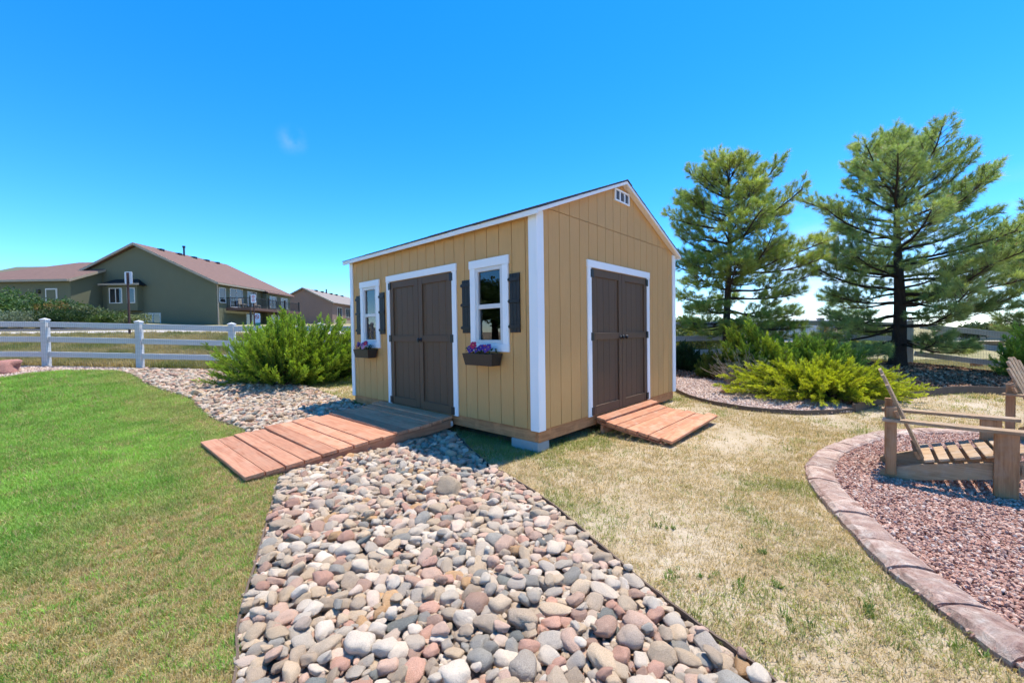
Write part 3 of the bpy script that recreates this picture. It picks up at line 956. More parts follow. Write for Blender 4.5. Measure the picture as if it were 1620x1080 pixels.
# ------------------------------------------------------------------ stamped concrete curb blocks
curb = thing('garden_curb', 'curved stamped concrete curb round the red gravel circle', 'curb', (2.4, 3.3, g(2.4, 3.3)))
dense = spline(curb_pts, 40, True)
dense.append(dense[0])
cum = [0]
for a, b in zip(dense[:-1], dense[1:]): cum.append(cum[-1] + math.hypot(b[0] - a[0], b[1] - a[1]))
def along(s):
    s = s % cum[-1]
    i = int(np.searchsorted(cum, s)) or 1
    t = (s - cum[i - 1]) / max(1e-9, cum[i] - cum[i - 1])
    a, b = dense[i - 1], dense[i]
    d = Vector((b[0] - a[0], b[1] - a[1])).normalized()
    return Vector((a[0] + (b[0] - a[0]) * t, a[1] + (b[1] - a[1]) * t)), d
s = 0.0; rb = random.Random(4)
while s < cum[-1] - .2:
    ln = rb.uniform(.25, .42)
    if s + ln > cum[-1] - .2: ln = cum[-1] - s
    m_ = MB(); bm = m_.bm
    ns = 5; rings = []
    hb = rb.uniform(.058, .068)
    for i in range(ns + 1):
        q = s + .009 + (ln - .018) * i / ns
        p, d = along(q)
        nrm = Vector((d.y, -d.x))          # towards the gravel (curve runs clockwise)
        edge_drop = .012 if i in (0, ns) else 0
        prof = [(-.004, -.06), (-.004, hb - .03), (.022, hb - edge_drop - .004), (.075, hb + .004 - edge_drop + rb.uniform(-.004, .004)), (.13, hb + .002 - edge_drop + rb.uniform(-.005, .005)), (.178, hb - .004 - edge_drop), (.198, hb - .024), (.200, -.06)]
        ring = []
        for o_, h_ in prof:
            w_ = p + nrm * (o_ + .004 * math.sin(q * 23 + o_ * 40))
            ring.append(bm.verts.new((w_.x, w_.y, g(w_.x, w_.y) + h_)))
        rings.append(ring)
    for a, b in zip(rings[:-1], rings[1:]):
        for k in range(len(a) - 1): bm.faces.new((a[k], a[k + 1], b[k + 1], b[k]))
    bm.faces.new(rings[0]); bm.faces.new(rings[-1][::-1])
    bmesh.ops.translate(bm, verts=bm.verts, vec=-curb.location)
    m_.build('curb_block', MAT['curb'], curb)
    s += ln

# ================================================================== SHED  (local x = end wall, local y = long wall)
SL, SW, SH, SP, SB = 4.10, 3.66, 2.305, 3.03, .245
shed = thing('storage_shed', 'tan wooden storage shed with white trim and dark brown double doors', 'shed', (SHED_O[0], SHED_O[1], 0), SHED_R)
WT = .012
m_ = MB()
# wall core: four thin walls with openings behind the two windows
def core(axis, lo, hi, holes, z0, z1):
    cuts = sorted({lo, hi, *[h[0] for h in holes], *[h[1] for h in holes]})
    for a, b in zip(cuts[:-1], cuts[1:]):
        segs = [(z0, z1)]
        for h0, h1, hz0, hz1 in holes:
            if a >= h0 - 1e-6 and b <= h1 + 1e-6: segs = [(z0, hz0), (hz1, z1)]
        for q0, q1 in segs:
            if axis == 'long': m_.box(0, .07, a, b, q0, q1)
WIN = [(.385, 1.015), (3.155, 3.757)]
core('long', .0, SL, [(w0 + .12, w1 - .12, SB + .92, SB + 1.78) for w0, w1 in WIN], SB, SB + SH)
gab = [(.0, SB), (SW, SB), (SW, SB + SH), (SW / 2, SB + SP), (0, SB + SH)]
m_.prism([(p[0] if p[0] > 0 else .072, p[1]) for p in gab], .001, .07, 'y')
m_.prism([(p[0] if p[0] > 0 else .072, p[1]) for p in gab], SL - .07, SL - .001, 'y')
m_.box(SW - .07, SW - .001, .072, SL - .072, SB, SB + SH)
m_.box(.072, SW - .072, .072, SL - .072, SB, SB + .03)
m_.build('wall', MAT['siding'], shed)

def roofz(x):
    return SB + SH + (SP - SH) * (1 - abs(x - SW / 2) / (SW / 2))
D_L = (1.28, 2.93, 1.905); D_E = (.936, 2.665, 1.900)
# long wall boards
gro = [.0 + .143 + .1975 * k for k in range(21)]
ed = [0.005] + [q for q in gro if q < SL - .05] + [SL - .005]
for a, b in zip(ed[:-1], ed[1:]):
    y0, y1 = a + .0035, b - .0035
    segs = [(SB, SB + SH - .02)]
    mid = (y0 + y1) / 2
    if D_L[0] + .03 < mid < D_L[1] - .03: segs = [(SB + D_L[2] - .03, SB + SH - .02)]
    for w0, w1 in WIN:
        if w0 - .05 < mid < w1 + .05:
            # split the board round the window opening
            i0, i1 = max(y0, w0 + .10), min(y1, w1 - .10)
            if i1 > i0:
                segs = [(SB, SB + .91), (SB + 1.79, SB + SH - .02)]
                if i0 - y0 > .01: bx('siding_board', MAT['siding'], shed, -WT, -.0005, y0, i0, SB + .91, SB + 1.79)
                if y1 - i1 > .01: bx('siding_board', MAT['siding'], shed, -WT, -.0005, i1, y1, SB + .91, SB + 1.79)
    for z0, z1 in segs:
        bx('siding_board', MAT['siding'], shed, -WT, -.0005, y0, y1, z0, z1, .0025)
# end wall boards with a panel seam under the gable
gro = [.189 + .2014 * k for k in range(18)]
ed = [0.005] + [q for q in gro if q < SW - .05] + [SW - .005]
SEAM = SB + 2.357
for a, b in zip(ed[:-1], ed[1:]):
    x0, x1 = a + .0035, b - .0035
    mid = (x0 + x1) / 2
    zb = SB
    if D_E[0] + .03 < mid < D_E[1] - .03: zb = SB + D_E[2] - .03
    if roofz(mid) - .03 > SEAM + .02:
        bx('siding_board', MAT['siding'], shed, x0, x1, -WT, -.0005, zb, SEAM - .003, .0025)
        q = MB(); zz = SEAM + .003
        pts = [(x0, zz), (x1, zz), (x1, max(roofz(x1) - .004, zz + .002)), (x0, max(roofz(x0) - .004, zz + .002))]
        if x0 < SW / 2 < x1: pts.insert(3, (SW / 2, roofz(SW / 2) - .004))
        q.prism(pts, -WT, -.0005, 'y'); q.build('siding_board', MAT['siding'], shed)
    else:
        q = MB()
        q.prism([(x0, zb), (x1, zb), (x1, roofz(x1) - .004), (x0, roofz(x0) - .004)], -WT, -.0005, 'y'); q.build('siding_board', MAT['siding'], shed)
# far walls
for k in range(20):
    a = .005 + k * (SL - .01) / 20; b = a + (SL - .01) / 20
    bx('siding_board', MAT['siding'], shed, SW, SW + WT, a + .003, b - .003, SB, SB + SH - .02)
# corner trim
T = .020
def trimbox(x0, x1, y0, y1, z0, z1): return bx('corner_trim', MAT['trim'], shed, x0, x1, y0, y1, z0, z1, .003)
trimbox(-WT - T, -WT, -WT - T, .085, SB - .008, SB + SH - .005)
trimbox(-WT + .0005, .085, -WT - T, -WT, SB - .008, SB + SH + .0)
trimbox(-WT - T, -WT, SL - .085, SL + .012, SB - .008, SB + SH - .005)
trimbox(SW - .085, SW + WT + T, -WT - T, -WT, SB - .008, SB + SH - .015)
# rim beams under the walls
bx('rim_beam', MAT['beam_y'], shed, .004, .042, .045, SL - .01, SB - .135, SB - .004, .004)
bx('rim_beam', MAT['beam'], shed, .004, SW - .01, .004, .043, SB - .135, SB - .004, .004)
bx('rim_beam', MAT['beam_y'], shed, SW - .045, SW - .008, .047, SL - .01, SB - .135, SB - .004, .004)
bx('rim_beam', MAT['beam'], shed, .05, SW - .05, SL - .045, SL - .008, SB - .135, SB - .004, .004)
for y in (1.0, 2.1, 3.2):
    bx('floor_joist', MAT['beam'], shed, .05, SW - .05, y, y + .04, SB - .134, SB - .006)
bx('floor', MAT['beam'], shed, .046, SW - .05, .05, SL - .05, SB - .003, SB + .001)

# roof: deck, fascia, soffit and shingle courses
OV = .085
slope = (SP - SH) / (SW / 2)
ang = math.atan(slope)
def roof_pt(x):
    return SB + SP - slope * abs(x - SW / 2)
for sgn, nm in ((-1, 'west'), (1, 'east')):
    xe = SW / 2 + sgn * (SW / 2 + OV)
    ze = roof_pt(xe)
    q = MB()
    pts = [(SW / 2, SB + SP), (xe, ze), (xe, ze + .016), (SW / 2, SB + SP + .016)]
    q.prism(pts, -OV, SL + OV, 'y'); q.build('roof_deck', MAT['fascia'], shed)
    # rake boards on both gables
    for y0, y1 in ((-OV - .018, -OV), (SL + OV, SL + OV + .018)):
        q = MB()
        q.prism([(SW / 2, SB + SP - .022), (xe, ze - .022), (xe, ze + .017), (SW / 2, SB + SP + .017)], y0, y1, 'y'); q.build('rake_board', MAT['fascia'], shed)
    # eave fascia
    q = MB()
    q.box(min(xe, xe + sgn * .018), max(xe, xe + sgn * .018), -OV - .018, SL + OV + .018, ze - .040, ze + .012)
    q.build('eave_fascia', MAT['fascia'], shed)
    # shingle courses
    run = (SW / 2 + OV + .03) / math.cos(ang)
    ncs = 14; w = run / ncs
    rsg = random.Random(8 + sgn)
    for i in range(ncs):
        q = MB()
        s0 = run - i * w            # lower edge distance from the ridge
        y = -OV - .026
        while y < SL + OV + .026:
            wd = rsg.uniform(.14, .36)
            y2 = min(y + wd, SL + OV + .026)
            th = .007 + rsg.uniform(0, .006)
            lo = s0 - rsg.uniform(0, .012); hi = max(s0 - w * 1.35, 0)
            def P(sv, up_):
                return (SW / 2 + sgn * (sv * math.cos(ang) + up_ * math.sin(ang)), SB + SP + .0175 - sv * math.sin(ang) + up_ * math.cos(ang))
            a1, a2, a3, a4 = P(lo, .004), P(lo, .004 + th), P(hi, .003 + th * .5), P(hi, .0015)
            q.prism([a1, a2, a3, a4], y + .001, y2 - .001, 'y')
            y = y2
        q.build('shingle_course', MAT['shingle'], shed)
q = MB()
q.prism([(SW / 2 - .13, SB + SP + .018 - .13 * slope + .020), (SW / 2, SB + SP + .018 + .022), (SW / 2 + .13, SB + SP + .018 - .13 * slope + .020), (SW / 2 + .13, SB + SP + .018 - .13 * slope + .012), (SW / 2, SB + SP + .018 + .014), (SW / 2 - .13, SB + SP + .018 - .13 * slope + .012)], -OV - .028, SL + OV + .028, 'y')
q.build('ridge_cap', MAT['shingle'], shed)

# gable vent
vent = bx('gable_vent', MAT['rail_dark'], shed, 1.66, 2.00, -WT - .004, -WT - .001, SB + 2.785, SB + 2.91)
for x in (1.63, 1.752, 1.882, 2.005):
    bx('vent_bar', MAT['trim'], vent, x, x + .026, -WT - .022, -WT - .0005, SB + 2.788, SB + 2.907, .002)
for z in (2.766, 2.908):
    bx('vent_bar', MAT['trim'], vent, 1.625, 2.035, -WT - .024, -WT - .0005, SB + z, SB + z + .022, .002)
for k in range(7):
    z = SB + 2.79 + k * .0165
    bx('vent_slat', MAT['wire'], vent, 1.656, 2.005, -WT - .014, -WT - .005, z, z + .007)

# generic wall frame: maps (u along wall, out from wall, z) to local
class Wall:
    def __init__(s, kind): s.k = kind
    def box(s, name, mat, parent, u0, u1, o0, o1, z0, z1, bev=.0025):
        if s.k == 'long': return bx(name, mat, parent, -WT - o1, -WT - o0, u0, u1, SB + z0, SB + z1, bev)
        return bx(name, mat, parent, u0, u1, -WT - o1, -WT - o0, SB + z0, SB + z1, bev)
    def pt(s, u, o, z):
        return (-WT - o, u, SB + z) if s.k == 'long' else (u, -WT - o, SB + z)

def double_door(kind, u0, u1, top, knob_left):
    w = Wall(kind)
    tw = .085
    fr_ = w.box('door_frame', MAT['trim'], shed, u0, u0 + tw, -.001, .020, -.012, top - tw)
    w.box('jamb', MAT['trim'], fr_, u1 - tw, u1, -.001, .020, -.012, top - tw)
    w.box('head', MAT['trim'], fr_, u0 - .006, u1 + .006, -.001, .024, top - tw, top + .004)
    a, b = u0 + tw + .006, u1 - tw - .006
    midu = (a + b) / 2
    for i, (p, q) in enumerate(((a, midu - .004), (midu + .004, b))):
        dz0, dz1 = -.005, top - tw - .010
        leaf = w.box('door', MAT['door'], shed, p, q, -.034, -.014, dz0, dz1, .002)
        # grooved panel boards
        n_ = 5; pw = (q - p - .02) / n_
        for k in range(n_):
            w.box('door_board', MAT['door'], leaf, p + .01 + k * pw + .002, p + .01 + (k + 1) * pw - .002, -.0138, -.008, dz0 + .03, dz1 - .03, .002)
        st = .085
        zm = .97
        w.box('stile', MAT['door'], leaf, p, p + st, -.0075, .013, dz0, dz1)
        w.box('stile', MAT['door'], leaf, q - st, q, -.0075, .013, dz0, dz1)
        for z0, z1 in ((dz0, dz0 + .11), (zm - .045, zm + .045), (dz1 - .095, dz1)):
            w.box('door_rail', MAT['door'], leaf, p + st + .001, q - st - .001, -.0075, .012, z0 + .001, z1 - .001)
        outer = p if i == 0 else q
        sg = -1 if i == 0 else 1
        for z in (.05, zm, dz1 - .06):
            h = w.box('hinge', MAT['black'], leaf, min(outer - sg * .035, outer + sg * .028), max(outer - sg * .035, outer + sg * .028), .0135, .0275, z - .05, z + .05, .003)
        # knob on the leaf that carries the handle
        if (i == 0) != knob_left or knob_left is None:
            ku = q - .045 if i == 0 else p + .045
            kb = MB()
            base = Vector(w.pt(ku, .013, zm - .02)); tip = Vector(w.pt(ku, .075, zm - .02))
            dd = tip - base
            kb.tube([base, base + dd * .12, base + dd * .14, base + dd * .5, base + dd * .6, base + dd * .85, base + dd * 1.0], [.030, .030, .012, .012, .026, .030, .014], 12)
            kb.build('knob', MAT['black'], leaf, True)
double_door('long', D_L[0], D_L[1], D_L[2], False)
double_door('end', D_E[0], D_E[1], D_E[2], None)

def window(u0, u1, z0, z1):
    w = Wall('long')
    c = .088
    fr_ = w.box('window', MAT['trim'], shed, u0, u0 + c, 0, .022, z0 + c, z1 - c)
    w.box('casing', MAT['trim'], fr_, u1 - c, u1, 0, .022, z0 + c, z1 - c)
    w.box('casing', MAT['trim'], fr_, u0 - .012, u1 + .012, 0, .026, z1 - c, z1 + .008)
    w.box('casing', MAT['trim'], fr_, u0 - .004, u1 + .004, 0, .026, z0, z0 + c)
    a, b, lo, hi = u0 + c, u1 - c, z0 + c, z1 - c
    f = .045
    w.box('sash', MAT['vinyl'], fr_, a, a + f, -.03, .012, lo, hi)
    w.box('sash', MAT['vinyl'], fr_, b - f, b, -.03, .012, lo, hi)
    w.box('sash', MAT['vinyl'], fr_, a + f, b - f, -.03, .012, hi - f, hi)
    w.box('sash', MAT['vinyl'], fr_, a + f, b - f, -.03, .012, lo, lo + f)
    mid_ = (lo + hi) / 2 - .01
    w.box('meeting_rail', MAT['vinyl'], fr_, a + f, b - f, -.03, .008, mid_ - .026, mid_ + .026)
    w.box('pane', MAT['pane'], fr_, a + f, b - f, -.020, -.014, mid_ + .027, hi - f, 0)
    w.box('pane', MAT['pane'], fr_, a + f, b - f, -.027, -.021, lo + f, mid_ - .027, 0)
for w0, w1 in WIN: window(w0, w1, .82, 1.885)

def shutter(u0, u1, z0, z1):
    w = Wall('long')
    n_ = 3; pw = (u1 - u0) / n_
    s_ = w.box('shutter', MAT['shutter'], shed, u0, u0 + pw - .003, .001, .016, z0, z1)
    for k in range(1, n_): w.box('shutter_board', MAT['shutter'], s_, u0 + k * pw, u0 + (k + 1) * pw - .003, .001, .016, z0, z1)
    for z in (z0 + .045, (z0 + z1) / 2, z1 - .085):
        w.box('shutter_batten', MAT['shutter'], s_, u0 - .006, u1 + .003, .0165, .030, z, z + .04)
    for z in (z0 + .055, (z0 + z1) / 2 + .01, z1 - .075):
        w.box('shutter_hook', MAT['black'], s_, u1 + .003, u1 + .016, .0, .03, z, z + .02, .003)
for u0, u1 in ((1.022, 1.172), (.220, .370), (3.768, 3.910), (3.005, 3.150)):
    shutter(u0, u1, 1.036, 1.68)

# flower boxes hung under the windows and the pansies in them
def shed_world(x, y, z):
    p = SHED_O + BA * x + AA * y
    return (p[0], p[1], z)
def flower_box(uc, wd, label, plabel, seed, palette):
    t = thing('flower_box', label, 'flower box', shed_world(-WT - .10, uc, SB + .665), SHED_R, 'flower boxes under the shed windows')
    q = MB(); bm = q.bm
    # tapered trough, built as wall shells
    d0, d1, h, th = .065, .085, .135, .006
    def ring(hw, hd, z): return [bm.verts.new((sx_ * hd, sy_ * hw, z)) for sx_, sy_ in ((-1, -1), (1, -1), (1, 1), (-1, 1))]
    ro0 = ring(wd / 2 - .03, d0, 0); ro1 = ring(wd / 2, d1, h); ri1 = ring(wd / 2 - .010, d1 - .010, h); ri0 = ring(wd / 2 - .016, d1 - .018, h - .03)
    for a, b in ((ro0, ro1), (ro1, ri1), (ri1, ri0)):
        for k in range(4): bm.faces.new((a[k], a[(k + 1) % 4], b[(k + 1) % 4], b[k]))
    bm.faces.new(ro0)
    q.build('trough', MAT['plastic'], t)
    bx('soil', MAT['soil'], t, -d1 + .016, d1 - .016, -wd / 2 + .02, wd / 2 - .02, h - .05, h - .018)
    bx('bracket', MAT['black'], t, .065, .0985, -wd / 2 + .06, -wd / 2 + .08, .02, .10)
    bx('bracket', MAT['black'], t, .065, .0985, wd / 2 - .08, wd / 2 - .06, .02, .10)
    rs_ = random.Random(seed)
    p = thing('pansy_plants', plabel, 'flowers', shed_world(-WT - .10, uc, SB + .665 + h - .018), SHED_R, 'pansies in the flower boxes')
    # leaves
    V, F, Tn = [], [], []
    for _ in range(170):
        c = Vector((rs_.uniform(-.075, .075), rs_.uniform(-wd / 2 + .02, wd / 2 - .02), rs_.uniform(.0, .075)))
        d = Vector((rs_.gauss(0, 1), rs_.gauss(0, 1), rs_.uniform(-.1, 1))).normalized()
        s_ = d.cross(Vector((0, 0, 1))).normalized(); L_ = rs_.uniform(.025, .045); i = len(V)
        V += [tuple(c), tuple(c + d * L_ * .5 + s_ * L_ * .32), tuple(c + d * L_), tuple(c + d * L_ * .5 - s_ * L_ * .32)]
        F.append((i, i + 1, i + 2, i + 3)); k = rs_.uniform(.6, 1.3)
        Tn += [(.05 * k, .095 * k, .025 * k)] * 4
    link('leaves', np_mesh('leaves', V, F, np.array(Tn)), MAT['leaf'], p)
    for i in range(len(palette)):
        u = -wd / 2 + .05 + (wd - .1) * (i + .5) / len(palette) + rs_.uniform(-.015, .015)
        c = Vector((rs_.uniform(-.085, -.02), u, rs_.uniform(.055, .115)))
        nrm = Vector((-1, rs_.uniform(-.5, .3), rs_.uniform(.2, .8))).normalized()
        s1 = nrm.cross(Vector((0, 0, 1))).normalized(); s2 = nrm.cross(s1)
        V, F = [], []
        rr = rs_.uniform(.033, .043)
        for k in range(5):
            a = 2 * math.pi * k / 5 + .3
            dirv = s1 * math.cos(a) + s2 * math.sin(a); sid = -s1 * math.sin(a) + s2 * math.cos(a)
            b0 = len(V)
            V += [tuple(c + nrm * .002 * k), tuple(c + dirv * rr * .55 + sid * rr * .55 + nrm * (.006 + .002 * k)), tuple(c + dirv * rr * 1.05 + sid * rr * .28 + nrm * .002), tuple(c + dirv * rr * 1.05 - sid * rr * .28 + nrm * .002), tuple(c + dirv * rr * .55 - sid * rr * .55 + nrm * (.006 + .002 * k))]
            F.append((b0, b0 + 1, b0 + 2, b0 + 3, b0 + 4))
        fl = link('flower', np_mesh('flower', V, F), MAT[palette[i]], p)
        q = MB(); q.tube([c - nrm * .004, c + nrm * .012], .006, 6); q.build('flower_eye', MAT['petal_yellow'], fl)
flower_box(.735, .50, 'dark brown flower box under the window nearest the corner', 'red and purple pansies in the flower box nearest the shed corner', 3,
           ['petal_purple', 'petal_purple', 'petal_red', 'petal_purple', 'petal_purple', 'petal_purple', 'petal_red', 'petal_purple', 'petal_purple', 'petal_purple'])
flower_box(3.47, .48, 'dark brown flower box under the far left window', 'pink and purple pansies in the far left flower box', 9,
           ['petal_purple', 'petal_red', 'petal_pink', 'petal_purple', 'petal_pink', 'petal_purple', 'petal_red', 'petal_purple'])

# concrete piers under the shed
def pier(name, label, x0, x1, y0, y1):
    cx_, cy_ = (x0 + x1) / 2, (y0 + y1) / 2
    gz = g(*shed_world(cx_, cy_, 0)[:2])
    o = bx(name, MAT['block'], None, x0 - cx_, x1 - cx_, y0 - cy_, y1 - cy_, gz - .08, SB - .136, .006)
    o.location = shed_world(cx_, cy_, 0); o.rotation_euler = (0, 0, SHED_R)
    tag(o, label, 'block', 'concrete blocks under the shed')
pier('concrete_block', 'grey concrete block carrying the front corner of the shed', .0, .195, .012, .40)
pier('concrete_block', 'small concrete block under the right far corner of the shed', SW - .3, SW - .1, .06, .40)
pier('concrete_block', 'concrete block in the shadow under the shed near the far end', .10, .30, 3.3, 3.7)

# ------------------------------------------------------------------ ramps (in shed-local coordinates)
def ramp(name, label, side, u0, u1, length, z_in, z_out, nplank, side_h, seed, warp=0.0):
    """side 'long': runs along -x; 'end': runs along -y"""
    t = thing(name, label, 'ramp', (SHED_O[0], SHED_O[1], 0), SHED_R)
    rs_ = random.Random(seed)
    ang_ = math.atan2(z_in - z_out, length)
    Ls = math.hypot(length, z_in - z_out)
    pw = Ls / nplank
    th = .036
    start = .036
    for k in range(nplank):
        a = k * pw + .005; b = (k + 1) * pw - .005
        jit = rs_.uniform(-.003, .003)
        e0, e1 = rs_.uniform(-.006, .006), rs_.uniform(-.006, .006)
        if side == 'long':
            M_ = Matrix.Translation((-start, 0, z_in + jit)) @ Matrix.Rotation(-ang_, 4, 'Y') @ Matrix.Rotation(rs_.uniform(-.006, .006), 4, 'X')
            bx('plank', MAT['redwood'], t, -b, -a, u0 + e0, u1 + e1, -th, 0, .004, M_)
        else:
            M_ = Matrix.Translation((0, -start, z_in + jit)) @ Matrix.Rotation(ang_, 4, 'X') @ Matrix.Rotation(rs_.uniform(-.012, .012) + (warp if k == nplank - 1 else 0), 4, 'Y')
            bx('plank', MAT['redwood2'], t, u0 + e0, u1 + e1 + (.02 if k == nplank - 1 else 0), -b, -a, -th, 0, .004, M_)
    # tapered side stringers
    for uu in (u0 + .012, (u0 + u1) / 2 - .02, u1 - .050):
        q = MB()
        zi, zo = z_in - th - .002, z_out - th - .002
        pts = [(-start - .01, zi), (-start - length + .08, zo + .006), (-start - length + .08, zo - .002), (-start - length * .35, zi - (z_in - z_out) * .35 - side_h), (-start - .01, zi - side_h)]
        if side == 'long':
            q.prism(pts, uu, uu + .038, 'y'); q.build('stringer', MAT['redwood_x'], t)
        else:
            q.prism(pts, uu, uu + .038, 'x'); q.build('stringer', MAT['redwood_y'], t)
    if side == 'long':
        # facing board and hanger at the door end
        bx('joist_hanger', MAT['vinyl'], t, -start - .03, -start - .001, u0 + .0015, u0 + .0105, z_in - .12, z_in - .06)
    else:
        bx('bearer', MAT['redwood2'], t, u0 + .03, u1 - .03, -.12, -.08, g(*shed_world(1.8, -.1, 0)[:2]), z_in - th - .06, .004)
ramp('wooden_ramp', 'long reddish plank ramp from the lawn over the rocks to the shed doors', 'long', 1.375, 3.14, 2.30, SB - .022, SB - .175, 14, .10, 5)
ramp('wooden_ramp', 'short warped plank ramp at the gable end doors', 'end', 1.08, 2.64, .945, SB - .03, SB - .193, 7, .035, 6, -.02)

# ================================================================== CHAIRS
# local frame: +x faces forward, +y is the chair's left; origin at the outer front leg on the -y side
def chair(name, label, loc, rz):
    t = thing(name, label, 'chair', loc, rz, 'weathered garden chairs on the gravel')
    W = .60
    cm_, cv = MAT['chair'], MAT['chair_v']
    def seat_z(x): return .245 + .165 * (x + .45) / .55      # seat top line from back (-.45) to front (.10)
    for y0 in (0.0, W - .034):
        # front leg: broad board
        bx('front_leg', cv, t, -.064, .060, y0, y0 + .034, -.02, .50, .004)
        # side stringer
        q = MB()
        yi = y0 + .036 if y0 == 0 else y0 - .036
        q.prism([(-.70, .0), (-.62, -.005), (.10, .165), (.16, .20), (.15, .290), (.08, .292), (-.46, .165), (-.66, .088), (-.70, .06)], yi, yi + .034, 'y')
        q.build('seat_rail', cm_, t)
        # rear post carrying the arm
        yp = y0 - .036 if y0 == 0 else y0 + .036
        bx('rear_post', cv, t, -.668, -.598, yi + (.035 if y0 else -.035), yi + (.069 if y0 else -.001), .05, .625, .004)
        # arm
        q = MB()
        ya, yb = (y0 - .075, y0 + .055) if y0 == 0 else (y0 - .02, y0 + .11)
        q.prism([(-.69, ya + .045 if y0 == 0 else ya), (-.69, yb if y0 == 0 else yb - .045), (-.2, yb), (.13, yb), (.16, yb - .02), (.16, ya + .02), (.13, ya), (-.2, ya)], .502, .526)
        q.build('arm', cm_, t)
    # seat slats
    n_ = 7
    for k in range(n_):
        x = -.43 + k * .082
        if x < -.36: pass
        M_ = Matrix.Translation((x, 0, seat_z(x) - .060)) @ Matrix.Rotation(-math.atan2(.165, .55), 4, 'Y')
        bx('seat_slat', cm_, t, 0, .062, .002, W - .002, .0, .020, .003, M_)
    # back: fan of slats leaning back
    base = Vector((-.435, 0, .17)); lean = math.atan2(.27, .72)
    heights = [.68, .76, .80, .80, .76, .68]
    for k in range(6):
        yb = .075 + k * (W - .15 - .068) / 5
        fan = (k - 2.5) * .030
        M_ = Matrix.Translation((base.x, yb + .034, base.z)) @ Matrix.Rotation(-lean, 4, 'Y') @ Matrix.Rotation(-fan, 4, 'X')
        q = MB(); h = heights[k]
        q.prism([(-.034, 0), (.034, 0), (.036, h - .03), (.026, h - .006), (0, h), (-.026, h - .006), (-.036, h - .03)], 0, .020, 'x', M_)
        q.build('back_slat', cm_, t)
    Mb = Matrix.Translation(base) @ Matrix.Rotation(-lean, 4, 'Y')
    bx('back_brace', cv, t, -.026, -.002, -.03, W + .03, .40, .46, .003, Mb)
    bx('back_brace', cv, t, -.026, -.002, .07, W - .07, .03, .10, .003, Mb)
    bx('front_stretcher', cm_, t, .06, .082, .036, W - .036, .19, .27, .003)
    return t
c1 = (3.67, 3.01)
chair('garden_chair', 'weathered wooden garden chair seen from its side on the red gravel', (c1[0], c1[1], g(*c1) + .02), math.atan2(-.666, .746))
c2 = (5.90, 4.03)
chair('garden_chair', 'weathered wooden garden chair cut off by the right picture edge', (c2[0], c2[1], g(*c2) + .02), math.atan2(-.91, .42))

# ================================================================== FENCES
def fence(label, posts, spans, caps=True, wire=True, group=None):
    t = thing('rail_fence', label, 'fence', (posts[0][0], posts[0][1], g(*posts[0])), 0)
    o = Vector((posts[0][0], posts[0][1], g(*posts[0])))
    d = Vector((posts[1][0] - posts[0][0], posts[1][1] - posts[0][1])).normalized()
    rz = math.atan2(d.y, d.x)
    for (x, y) in posts:
        q = MB(); z = g(x, y)
        M_ = Matrix.Translation((x - o.x, y - o.y, z - o.z)) @ Matrix.Rotation(rz, 4, 'Z')
        q.box(-.064, .064, -.064, .064, -.1, 1.20, .006, M_)
        p_ = q.build('post', MAT['vinyl'], t)
        q = MB()
        q.box(-.076, .076, -.076, .076, 1.2005, 1.226, .004, M_)
        vs = q.prism([(-.07, -.07), (.07, -.07), (.07, .07), (-.07, .07)], 1.2265, 1.262, 'z', M_)
        c_ = M_ @ Vector((0, 0, 1.262))
        for v in vs[4:]: v.co = c_ + (v.co - c_) * .08
        q.build('post_cap', MAT['vinyl'], p_)
    for (a, b) in spans:
        A = Vector((a[0], a[1], g(*a))) - o; B = Vector((b[0], b[1], g(*b))) - o
        dd = (B - A); ln = dd.length; dd.normalize()
        sd_ = Vector((-dd.y, dd.x, 0)).normalized(); upv = dd.cross(sd_) * -1
        if upv.z < 0: upv = -upv
        rot = Matrix((dd, sd_, upv)).transposed().to_4x4()
        for h in (.33, .715, 1.095):
            q = MB()
            q.box(.05, ln - .05, -.019, .019, h - .07, h + .07, .004, Matrix.Translation(A) @ rot)
            q.build('rail', MAT['vinyl'], t)
        if wire:
            # welded wire on the camera side of the rails
            V, F = [], []
            def wirebox(p, q_, th):
                i = len(V)
                dv = (q_ - p).normalized(); s1 = dv.orthogonal().normalized() * th; s2 = dv.cross(s1)
                for P_ in (p, q_):
                    for s_ in (s1, (s2 - s1 * .5) , (-s2 - s1 * .5)): V.append(tuple(P_ + s_))
                for k in range(3): F.append((i + k, i + (k + 1) % 3, i + 3 + (k + 1) % 3, i + 3 + k))
            off = -sd_ * .070 if sd_.y > 0 else sd_ * .070
            n_ = int(ln / .052)
            for k in range(n_ + 1):
                p = A + dd * (ln * k / n_) + off
                wirebox(p + Vector((0, 0, .02)), p + Vector((0, 0, 1.14)), .0016)
            for k in range(12):
                p = A + off + Vector((0, 0, .03 + k * .101))
                wirebox(p, p + dd * ln, .0016)
            link('wire_mesh', np_mesh('wire_mesh', V, F), MAT['wire'], t)
    return t
pb = [(-16.66, 10.3), (-14.33, 10.4), (-12.0, 10.5), (-9.68, 10.6), (-7.34, 10.7)] + [(-7.34 + 2.28 * k, 10.7 + .1 * k) for k in range(1, 8)] + [(10.95, 11.5)]
fence('white three rail vinyl fence with wire mesh across the back of the yard', pb, list(zip(pb[:-1], pb[1:])))
ps = [(11.05, 11.33), (13.05, 10.38), (15.1, 9.4)]
fence('shaded rail fence at the far right behind the garden chairs', ps, list(zip(ps[:-1], ps[1:])))

